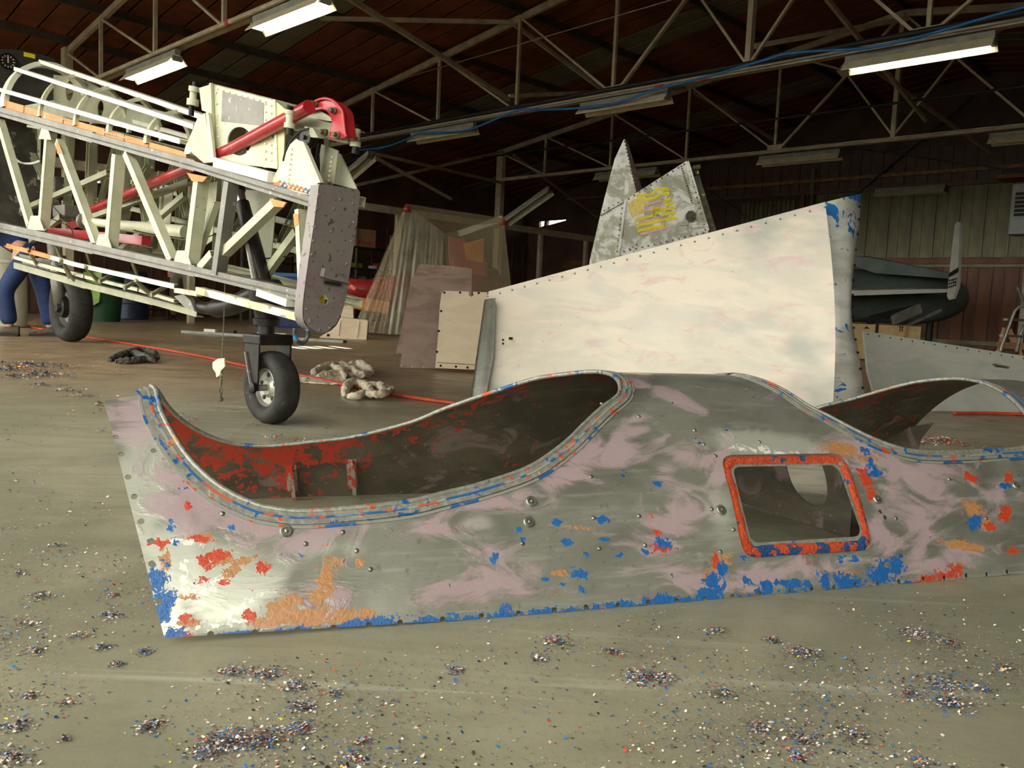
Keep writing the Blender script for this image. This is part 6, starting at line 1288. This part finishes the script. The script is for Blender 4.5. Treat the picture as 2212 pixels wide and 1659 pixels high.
for c_ in [(85,1290,40,90),(240,1288,22,50),(240,1330,30,80),(170,1375,36,60),(75,1408,18,50),(220,1400,26,50),(310,1410,24,60),(250,1438,22,40),(65,1505,18,50),(145,1520,18,35),(325,1570,40,130),(30,1575,40,80),(140,1600,16,30),(500,1455,50,120),(570,1460,50,120),(640,1485,40,120),(720,1500,18,70),(650,1530,40,110),(490,1602,90,260),(560,1600,60,200),(640,1580,50,160),(450,1625,60,120),(780,1605,30,60),(760,1640,40,70),(25,1640,60,120),(985,1450,22,70),(1200,1390,50,120),(1160,1425,30,60),(1390,1465,50,240),(1430,1465,40,120),(1735,1412,48,220),(1665,1385,22,90),(1550,1365,40,70),(1985,1375,60,200),(2050,1390,40,90),(2030,1480,60,200),(2050,1520,60,200),(2120,1490,26,70),(1960,1500,40,90),(1640,1575,40,90),(1730,1600,40,90),(1840,1590,70,100),(1725,1640,22,60),(1320,1410,30,70),(1560,1500,50,100),(2170,1445,24,60),(1990,1650,40,60),(120,1180,18,30),(40,1240,26,60),(60,1350,30,50)]:
    clump(*c_[:3], int(c_[3]*2.2))
for c_ in [(60,790,90,700,.016,.03),(20,800,70,500,.016,.03),(100,812,60,420,.014,.03),(30,815,60,300,.014,.02),(140,795,90,220,.012,.02),(90,833,40,160,.012,.02),(145,845,30,120,.012,.02),(170,856,40,120,.010,.02),(215,876,20,60,.012,.02),(225,934,26,40,.008,.02),(390,900,30,120,.007,.015),(415,910,20,60,.006,.015),(590,945,40,150,.006,.012),(555,920,30,80,.006,.012),(640,955,60,120,.005,.01),(40,1042,26,30,.006,.01),(1740,1048,30,60,.006,.01)]: clump(*c_[:5], c_[5]) if False else clump(c_[0], c_[1], c_[2], c_[3], c_[4], c_[5])
CURP[0] = [3, 3, 2, 6, 10, 9]
for c_ in [(2035,952,50,420),(1990,958,30,120),(2075,962,40,120)]: clump(*c_[:3], c_[3], .011, .02)
CURP[0] = [9, 3, 2, 10]
for c_ in [(590,948,26,60),(640,950,20,40),(1700,1050,20,30)]: clump(*c_[:3], c_[3], .006, .01)
K = len(pos)
vs = np.zeros((K*6, 3)); cols = np.zeros((K*6, 4)); ci = rng.choice(len(PAL), K, p=PWT)
for i in range(K):
    s = siz[i]; c = np.array(pos[i]); a0 = random.uniform(0, 6.283); tx, ty = random.gauss(0, .30), random.gauss(0, .30); el = random.uniform(.5, 1.)
    pts = []
    for j in range(5):
        a_ = a0 + j*1.2566 + random.uniform(-.35, .35); r_ = s*random.uniform(.6, 1.15); x_, y_ = r_*math.cos(a_), r_*math.sin(a_)*el; pts.append((x_, y_, x_*tx + y_*ty + .25*s*random.random()))
    zmin_ = min(p[2] for p in pts); zc_ = .0008 + lift[i] - zmin_
    for j in range(5): vs[i*6+j] = c + (pts[j][0], pts[j][1], pts[j][2] + zc_)
    vs[i*6+5] = c + (0, 0, zc_ + .3*s*random.random()); cols[i*6:i*6+6] = PAL[ci[i] if pal[i] is None else random.choice(pal[i])]
idx = np.arange(K)[:, None]*6; fcs = np.concatenate([np.concatenate([idx+j, idx+(j+1) % 5, idx+5], 1) for j in range(5)])
me = bpy.data.meshes.new('paint_chips'); me.from_pydata(vs.tolist(), [], fcs.tolist()); at = me.attributes.new('chip', 'FLOAT_COLOR', 'POINT'); at.data.foreach_set('color', cols.ravel())
t = NT('paint_flakes'); a_ = t.new('ShaderNodeAttribute', attribute_name='chip'); t.set(Base_Color=a_.outputs['Color'], Roughness=.5); me.materials.append(t.m)
o = bpy.data.objects.new('paint_chips', me); COL.objects.link(o); tag(o, 'scattered flakes of stripped paint in blue, white, red and grey over the floor', 'paint chips', kind='stuff')
# render economy: light bounces
SC.cycles.max_bounces = 4; SC.cycles.diffuse_bounces = 3; SC.cycles.glossy_bounces = 2; SC.cycles.transmission_bounces = 2; SC.cycles.transparent_max_bounces = 8; SC.cycles.caustics_reflective = False; SC.cycles.caustics_refractive = False
SC.cycles.use_adaptive_sampling = True; SC.cycles.adaptive_threshold = .12; SC.cycles.adaptive_min_samples = 8; SC.cycles.use_denoising = True; SC.render.use_persistent_data = False
